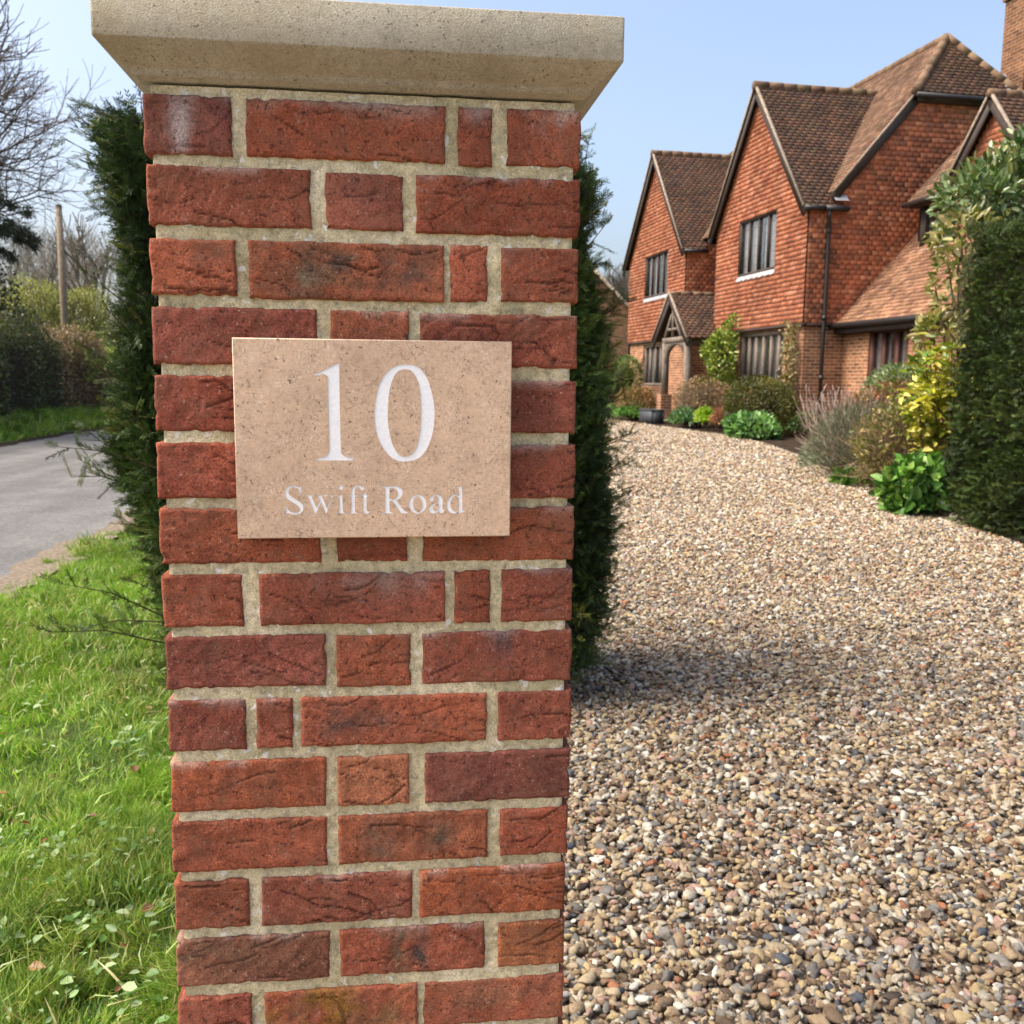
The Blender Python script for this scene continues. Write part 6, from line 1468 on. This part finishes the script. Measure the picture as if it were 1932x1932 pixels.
# ------------------------------------------------------------------ verge grass
def grass():
    r = np.random.default_rng(60)
    mb = MB()
    PAL = GRN((120, 154, 50), (144, 172, 66), (96, 134, 44), (166, 184, 94), (78, 118, 44), (134, 154, 62))
    def patch(n, xa, xb, ya, yb, h, wdt, seed, edge=None):
        q = np.random.default_rng(seed)
        x = q.uniform(xa, xb, n); y = q.uniform(ya, yb, n)
        ok = np.ones(n, bool)
        if edge is not None: ok = edge(x, y, q)
        x, y = x[ok], y[ok]; n = len(x)
        XY = np.stack([x, y], 1)
        tuft = vnoise(XY, seed, ((5, 1.0), (13, .9), (27, .6)))
        ok = q.random(n) < np.clip(.55 + .6 * tuft, .16, 1); x, y, tuft = x[ok], y[ok], tuft[ok]; n = len(x)
        P = np.stack([x, y, gz(x, y) - .03], 1)
        lean = np.stack([vnoise(np.stack([x, y], 1), seed + 1, ((9, 1.0), (22, .8))), vnoise(np.stack([x, y], 1), seed + 2, ((9, 1.0), (22, .8)))], 1)
        D = unit(np.concatenate([lean * .55 + q.normal(0, .38, (n, 2)), np.ones((n, 1))], 1))
        H = (h * q.uniform(.45, 1.25, n) * np.clip(1 + .7 * tuft, .35, 2.0)) + .02
        side = q.normal(0, 1, (n, 3)); side[:, 2] = 0
        c = clumpcol(np.concatenate([np.stack([x, y], 1), np.zeros((n, 1))], 1), PAL, seed, 4.0)
        dry = q.random(n) < .07; c[dry] = srgb(186, 166, 112)
        mb.leaves(P, D, side, H, wdt * q.uniform(.6, 1.3, n), c, 'blade', .28)
    near_edge = lambda x, y, q: (x > -2.44 + .13 * np.sin(y * 2.3) + .09 * np.sin(y * 7.1 + 1) + q.normal(0, .03, len(x))) & ((x < -.02) | (y > PW + .1)) & (x < .1 + .0 * y) & (np.hypot(x - CAM[0], y - CAM[1]) > .3) & (y > .1)
    patch(270000, -2.55, .22, .2, 2.6, .044, .0036, 61, near_edge)
    patch(120000, -2.6, .1, 2.6, 7.0, .05, .0046, 62, near_edge)
    patch(60000, -2.6, .3, 7.0, 18, .06, .008, 64, lambda x, y, q: (x > -2.4 + .12 * np.sin(y * 2.3) + q.normal(0, .03, len(x))))
    patch(70000, -9.9, -8.15, 8, 60, .16, .02, 65, lambda x, y, q: x < -8.22 + .1 * np.sin(y * 1.7) + .06 * np.sin(y * 5))
    # longer seed-head blades and bent stalks standing out of the turf
    q = np.random.default_rng(69); n = 5200
    x = q.uniform(-2.3, -.02, n); y = q.uniform(.4, 6.5, n); P = np.stack([x, y, gz(x, y) - .01], 1)
    D = unit(np.concatenate([q.normal(0, .55, (n, 2)), np.ones((n, 1))], 1)); side = q.normal(0, 1, (n, 3)); side[:, 2] = 0
    cc = clumpcol(P, GRN((150, 178, 84), (126, 160, 60), (178, 190, 120), (96, 140, 50), (196, 184, 132)), 70, 3.0)
    mb.leaves(P, D, side, q.uniform(.06, .125, n), q.uniform(.003, .0065, n), cc, 'blade', .5)
    o = mb.build('grass', MAT['grass']); setp(o, 'rough green roadside grass with moss and bare patches', 'grass', kind='stuff')
    # broad-leaved weeds and leaf litter among the blades
    wm = MB()
    spots = [(250, 1395), (262, 1375), (240, 1410), (280, 1600), (150, 1590), (95, 1620), (60, 1650), (180, 1640), (255, 1625), (30, 1590), (120, 1680), (300, 1440), (60, 1335), (200, 1560), (160, 1830), (90, 1890), (265, 1905), (210, 1760), (40, 1780), (300, 1700), (150, 1740)]
    WP = GRN((134, 156, 104), (108, 138, 76), (88, 120, 56), (156, 172, 126), (98, 128, 70))
    for i, (a, b) in enumerate(spots):
        g0 = ground(a, b); n = int(r.integers(6, 17))
        P = g0 + np.stack([r.normal(0, .045, n), r.normal(0, .05, n), r.uniform(.012, .045, n)], 1)
        az = r.uniform(0, 6.28, n); D = unit(np.stack([np.cos(az), np.sin(az), r.normal(.15, .25, n)], 1))
        L_ = r.uniform(.018, .042, n)
        wm.leaves(P, D, np.array([0, 0, 1]) + r.normal(0, .35, (n, 3)), L_, L_ * r.uniform(.45, .75, n), clumpcol(P, WP, i + 3), 'oval', .15)
    n = 900; x = r.uniform(-2.3, -.05, n); y = r.uniform(.4, 6, n); P = np.stack([x, y, gz(x, y) + r.uniform(.008, .035, n)], 1)
    az = r.uniform(0, 6.28, n); D = unit(np.stack([np.cos(az), np.sin(az), r.normal(.1, .2, n)], 1)); L_ = r.uniform(.012, .03, n)
    wm.leaves(P, D, np.array([0, 0, 1]) + r.normal(0, .3, (n, 3)), L_, L_ * .55, clumpcol(P, WP, 77), 'oval', .15)
    o = wm.build('weeds', MAT['leaf']); setp(o, 'pale broad leaved weeds growing through the verge grass', 'weeds', kind='stuff')
    lm = MB(); n = 150; x = r.uniform(-2.3, -.05, n); y = r.uniform(.5, 6, n); P = np.stack([x, y, gz(x, y) + r.uniform(.02, .04, n)], 1)
    pts = np.array([ground(a, b) + [0, 0, .035] for a, b in ((280, 1585), (165, 1560), (55, 1850), (290, 1730), (15, 1515), (230, 1335), (255, 1475))])
    P = np.concatenate([P, pts]); n = len(P)
    az = r.uniform(0, 6.28, n); D = unit(np.stack([np.cos(az), np.sin(az), r.normal(.1, .2, n)], 1)); L_ = np.concatenate([r.uniform(.015, .035, n - 7), r.uniform(.04, .055, 7)])
    lm.leaves(P, D, np.array([0, 0, 1]) + r.normal(0, .4, (n, 3)), L_, L_ * .6, clumpcol(P, GRN((150, 108, 74), (176, 142, 104), (118, 84, 58), (140, 74, 48)), 78), 'oval', .25)
    o = lm.build('fallen_leaves', MAT['leaf']); setp(o, 'dry brown fallen leaves scattered in the verge grass', 'fallen leaves', kind='stuff')
grass()

# ------------------------------------------------------------------ across the road: hedge, pole, trees
def tree_skel(base, h, seed, spread=.5, levels=6, r0=.2, lean=(0, 0), trunk=.3, kids=(2, 4), upb=.12, droop=0.0):
    r = np.random.default_rng(seed); segs_ = []; tips = []
    def grow(p, d, L, rad, lv):
        n = 3 if lv > 0 else 2
        q = p; dd = d
        for i in range(n):
            dd = unit(dd + r.normal(0, .13, 3) + np.array([0, 0, upb if lv < 4 else upb - droop]))
            e = q + dd * L / n; ra, rb = rad * (1 - .3 * i / n), rad * (1 - .3 * (i + 1) / n)
            segs_.append((q, e, ra, rb, lv)); q = e
            if lv < levels and i > 0 or (lv >= 1 and lv < levels):
                if r.random() < .75:
                    a = unit(np.cross(dd, r.normal(0, 1, 3))); grow(q, unit(dd * .75 + a * spread * r.uniform(.8, 1.5)), L * r.uniform(.5, .78), rb * .55, lv + 1)
        if lv < levels:
            for _ in range(int(r.integers(*kids))):
                a = unit(np.cross(dd, r.normal(0, 1, 3))); grow(q, unit(dd + a * spread * r.uniform(.5, 1.3)), L * r.uniform(.62, .85), rad * .6, lv + 1)
        else: tips.append((q, dd))
    grow(np.array(base, float), unit(np.array([lean[0], lean[1], 1.0])), h * trunk, r0, 0)
    return segs_, tips

def bare_tree(name, label, base, h, seed, r0, col, group=None, minr=.004, catkins=None, **kw):
    sk, tips = tree_skel(base, h, seed, r0=r0, **kw)
    root = empty(name, base, label, 'tree', group)
    t = [s for s in sk if s[4] <= 1]; c = [s for s in sk if s[4] > 1]
    print(name, len(sk))
    mb = MB(); mb.segs([s[0] for s in t], [s[1] for s in t], [s[2] for s in t], [s[3] for s in t], 8, col=col); mb.build('trunk', MAT['bark'], root, origin=base)
    mb = MB(); mb.segs([s[0] for s in c], [s[1] for s in c], [max(s[2], minr) for s in c], [max(s[3], minr * .8) for s in c], 3, col=np.array(col)); mb.build('crown', MAT['bark'], root, origin=base)
    if catkins is not None:
        L_, W_, pal, per = catkins; r = np.random.default_rng(seed)
        P = np.repeat(np.array([q[0] for q in tips]), per, 0) + r.normal(0, .25, (len(tips) * per, 3))
        mb = MB(); mb.leaves(P, unit(r.normal(0, 1, P.shape) + [0, 0, .3]), r.normal(0, 1, P.shape), L_ * r.uniform(.6, 1.3, len(P)), W_, clumpcol(P, pal, seed, 1.0), 'oval')
        mb.build('young_leaves', MAT['leaf'], root, origin=base)
    return root

def gp(px, depth):
    p = at(px, 700, depth); return np.array([p[0], p[1], float(gz(p[0], p[1]))])

def far_hedge(name, label, line, hgt, wid, n, pal, seed, L, W, twn, twc, cat='hedge', group=None):
    """field hedge along a plan line: leaves and twigs around a twiggy core"""
    r = np.random.default_rng(seed); line = np.array(line, float)
    d = np.concatenate([[0], np.cumsum(np.linalg.norm(np.diff(line, axis=0), axis=1))])
    def pos(s): return np.stack([np.interp(s, d, line[:, 0]), np.interp(s, d, line[:, 1])], 1)
    def pts(n, sd):
        q = np.random.default_rng(sd); s = q.uniform(0, d[-1], n); c = pos(s); t = unit(pos(s + .1) - pos(s - .1)); nn = np.stack([-t[:, 1], t[:, 0]], 1)
        a = q.uniform(-.15, np.pi + .15, n); kx = np.sign(np.cos(a)) * np.abs(np.cos(a)) ** .5; kz = np.clip(np.abs(np.sin(a)) ** .6 * np.where(np.sin(a) < 0, -1, 1), 0, 1)
        bump = 1 + .10 * vnoise(np.stack([s, a * 1.5], 1), seed, ((1.3, 1.0), (3, .8), (7, .5))); dep = q.uniform(.78, 1.04, n) * bump
        zz = kz * hgt * dep; side = kx * wid / 2 * dep
        zz = np.where(np.abs(kx) > .9, q.uniform(0, 1, n) * hgt * .8, zz)
        P = np.concatenate([c + nn * side[:, None], zz[:, None]], 1); P[:, 2] += gz(P[:, 0], P[:, 1])
        N = np.concatenate([nn * kx[:, None], kz[:, None]], 1); return P, unit(N)
    b = np.array([line[0, 0], line[0, 1], float(gz(*line[0]))])
    root = empty(name, b, label, cat, group)
    P, N = pts(n, seed + 1)
    mb = MB(); mb.leaves(P, unit(N * .5 + r.normal(0, .6, P.shape) + [0, 0, .2]), N + r.normal(0, .6, P.shape), L * r.uniform(.6, 1.3, n), W, clumpcol(P, pal, seed, .9), 'oval'); mb.build('foliage', MAT['leaf'], root, origin=b)
    P, N = pts(twn, seed + 2); D = unit(N + r.normal(0, .5, P.shape) + [0, 0, .5]); tl = r.uniform(.15, .5, (twn, 1)); tc = np.array(twc)[r.integers(len(twc), size=twn)]
    mb = MB(); mb.segs(P - D * tl * .6, P + D * tl * .5, .008, .004, 3, col=tc)
    ss = np.linspace(0, d[-1], 20); c = pos(ss); rings = []
    cv = []; F = []
    for i, s in enumerate(ss):
        t = unit(pos(np.array([s + .1])) - pos(np.array([s - .1])))[0]; nn = np.array([-t[1], t[0]])
        for o_, z_ in ((-.4, -.2), (-.38, .6), (-.2, .84), (.2, .84), (.38, .6), (.4, -.2)):
            q = c[i] + nn * o_ * wid; cv.append((q[0], q[1], float(gz(*q)) + z_ * hgt))
    for i in range(19):
        for j in range(5): F.append([i * 6 + j, (i + 1) * 6 + j, (i + 1) * 6 + j + 1, i * 6 + j + 1])
    F += [[0, 1, 4, 5], [1, 2, 3, 4], [114, 119, 118, 115], [115, 118, 117, 116]]
    mb.add(cv, F, col=(.05, .04, .028)); mb.build('branches', MAT['bark'], root, origin=b)

far_hedge('ivy_hedge', 'dark overgrown ivy hedge across the road at the left edge', [(-10.4, 8), (-10.5, 16), (-10.5, 22), (-10.4, 28.6)], 2.5, 1.9, 26000, GRN((84, 92, 62), (104, 112, 72), (122, 124, 84), (92, 98, 76), (144, 136, 104)), 201, .1, .06, 900, [(.12, .1, .07)])
far_hedge('field_hedge', 'clipped brown winter hedge across the road below the pole', [(-10.4, 28.8), (-10.4, 31), (-10.3, 33.4)], 2.3, 1.8, 9000, GRN((146, 122, 90), (124, 110, 76), (164, 138, 104), (112, 112, 66), (136, 128, 80)), 202, .09, .06, 3600, [(.26, .19, .13), (.2, .15, .1), (.32, .25, .18)])
far_hedge('evergreen_hedge', 'bright green hedge end beyond the brown hedge', [(-10.2, 33.7), (-10.1, 35.4), (-9.9, 37)], 2.2, 1.8, 6000, GRN((116, 136, 56), (140, 160, 70), (94, 114, 48)), 203, .1, .06, 200, [(.12, .1, .05)])
far_hedge('woodland_edge', 'dark green thicket where the road bends away', [(-9.9, 37.4), (-9.2, 46), (-5.5, 56), (3, 66)], 3.0, 2.6, 20000, GRN((76, 88, 52), (98, 106, 64), (114, 114, 74), (88, 86, 60)), 204, .17, .11, 900, [(.14, .1, .07)], cat='thicket')

pb2 = gp(127, 38); pb2[2] = float(gz(pb2[0], pb2[1]))
pole = empty('utility_pole', pb2, 'slim wooden utility pole rising behind the brown hedge', 'utility pole')
q = MB(); q.tube([(0, 0, -.3), (0, 0, 4), (0, 0, 7.5)], [.16, .14, .115], 12, col=(.25, .195, .14)); q.build('shaft', MAT['bark'], pole)
q = MB(); q.tube([(0, 0, 7.501), (0, 0, 7.55), (0, 0, 7.6)], [.12, .11, .03], 12, col=(.12, .11, .1)); q.build('pole_cap', MAT['bark'], pole)

far_hedge('distant_woodland', 'low grey brown line of distant woodland closing the horizon', [(-150, 60), (-90, 110), (-30, 150), (40, 170), (160, 160)], 8.0, 8.0, 16000, GRN((104, 98, 82), (120, 112, 94), (92, 92, 70), (132, 122, 104)), 205, .9, .6, 1500, [(.2, .17, .14)], cat='woodland')
bpy.data.objects['distant_woodland']['kind'] = 'stuff'

def willow():
    b = gp(120, 46); r = np.random.default_rng(210)
    root = empty('willow_bush', b, 'rounded yellow green willow bush behind the utility pole', 'bush')
    lf = MB(); st = MB()
    for i, (dx, rad, z, n) in enumerate(((-1.0, (1.7, 1.5, 1.9), 3.7, 5200), (.9, (1.5, 1.4, 1.7), 3.5, 4200), (-2.3, (1.1, 1.2, 1.4), 3.2, 2400))):
        c = b + [dx, .3 * i, z]
        P, N = blob(n, c, rad, 211 + i, .35, -.9, .22)
        lf.leaves(P, unit(N * .4 + r.normal(0, .5, P.shape) + [0, 0, .6]), r.normal(0, 1, P.shape), .16 * r.uniform(.6, 1.3, len(P)), .045, clumpcol(P, GRN((164, 168, 86), (182, 184, 108), (146, 152, 72), (194, 188, 132), (132, 138, 70)), 212, .8), 'oval')
        D = unit(N * .5 + [0, 0, .8] + r.normal(0, .25, P.shape)); k = slice(0, 900)
        st.segs(P[k] - D[k] * .5, P[k] + D[k] * .3, .012, .006, 3, col=(.2, .17, .08))
        T = c + r.normal(0, .5, (12, 3)) * rad; st.segs(np.repeat(b[None], 12, 0), T, .07, .02, 5, col=(.16, .13, .08))
    lf.build('foliage', MAT['leaf'], root, origin=b); st.build('stems', MAT['bark'], root, origin=b)
willow()

GB = (.27, .235, .2)
bare_tree('bare_tree', 'big leafless tree overhanging the road at the left edge of the picture', np.array([-11.5, 26.5, .42]), 15.0, 301, .27, (.21, .18, .15), levels=6, spread=.62, kids=(2, 4), minr=.0055, upb=.05, trunk=.2)
far_specs = [(60, 62, 12.5, 305, 'tall pale leafless tree above the brown hedge, left of the pole', 'bare'), (150, 66, 13.5, 306, 'leafless tree just right of the utility pole', 'bare'), (205, 58, 11.5, 307, 'slender leafless tree nearest the yew hedge sprigs', 'bare'), (20, 70, 13, 308, 'distant leafless tree behind the cedar boughs', 'bare'), (110, 85, 14, 309, 'farthest hazy leafless tree behind the utility pole', 'bare')]
for px_, dd_, h_, sd_, lb_, _ in far_specs:
    bare_tree('bare_tree', lb_, gp(px_, dd_), h_, sd_, .2, GB, 'bare trees beyond the road', levels=5, spread=.42, kids=(2, 4), minr=.009, upb=.12, trunk=.27)
bare_tree('ivy_clad_tree', 'stumpy tree with broken trunk above the yellow green bush', gp(168, 55), 8.0, 315, .3, (.17, .145, .11), levels=4, spread=.5, kids=(2, 3), minr=.014, trunk=.42)
bare_tree('bare_tree', 'pale leafless tree showing past the left gable of the house', gp(1178, 70), 10.5, 318, .16, (.2, .17, .14), 'bare trees beyond the road', levels=6, spread=.45, kids=(2, 4), minr=.012, trunk=.3)

def cedar():
    r = np.random.default_rng(330); b = np.array([-11.0, 22.0, .42])
    root = empty('cedar_tree', b, 'dark cedar with drooping boughs reaching over the road from the left', 'tree')
    tr = MB(); tr.tube([b, b + [0, 0, 5], b + [.1, .1, 10], b + [.1, .2, 13.5]], [.34, .27, .15, .03], 10, col=(.085, .068, .055)); tr.build('trunk', MAT['bark'], root, origin=b)
    bo = MB(); lf = MB(); P_, D_ = [], []
    for k in range(34):
        z0_ = r.uniform(3.2, 12.5); az = r.uniform(0, 6.28) if k > 9 else r.uniform(-.3, .6); L_ = (1 - z0_ / 15) * r.uniform(2.0, 3.0)
        if k <= 9: z0_ = r.uniform(4.2, 5.8); L_ = r.uniform(2.3, 3.4)
        d = np.array([math.cos(az), math.sin(az), .1]); p = b + [0, 0, z0_]
        for i in range(9):
            d = unit(d + [0, 0, -.055] + r.normal(0, .05, 3)); e = p + d * L_ / 9; bo.segs([p], [e], .06 * (1 - i / 10), .06 * (1 - (i + 1) / 10), 5, col=(.075, .06, .048)); p = e
            if i > 1:
                for s_ in range(4):
                    sd2 = unit(np.cross(d, [0, 0, 1]) * r.choice([-1, 1]) + d * r.uniform(.1, .9) + [0, 0, r.normal(-.35, .2)]); tl = r.uniform(.3, .8) * (1 - i / 14)
                    bo.segs([e], [e + sd2 * tl], .014, .005, 3, col=(.075, .06, .048))
                    for t in np.linspace(.15, 1, 7): P_.append(e + sd2 * tl * t); D_.append(sd2)
    P_ = np.array(P_); D_ = np.array(D_); P = np.repeat(P_, 9, 0) + r.normal(0, .045, (len(P_) * 9, 3)); D = unit(np.repeat(D_, 9, 0) * .4 + r.normal(0, .6, P.shape) + [0, 0, -.15])
    lf.leaves(P, D, r.normal(0, 1, P.shape), .13 * r.uniform(.6, 1.3, len(P)), .022, clumpcol(P, GRN((44, 52, 34), (58, 66, 44), (74, 80, 58), (36, 44, 28)), 6, .8), 'needle')
    bo.build('boughs', MAT['bark'], root, origin=b); lf.build('foliage', MAT['leaf'], root, origin=b)
cedar()
shrub('holly_tree', 'dark holly standing above the ivy hedge at the far left', 'tree', np.array([-11.6, 27.2, 3.0]), (1.3, 1.3, 2.0), 6500, .1, .06, GRN((30, 42, 24), (44, 56, 30), (60, 70, 40)), 340, low=-.9, lump=.2, stems=8, mat='gloss_leaf')
print('objects', len(bpy.data.objects))
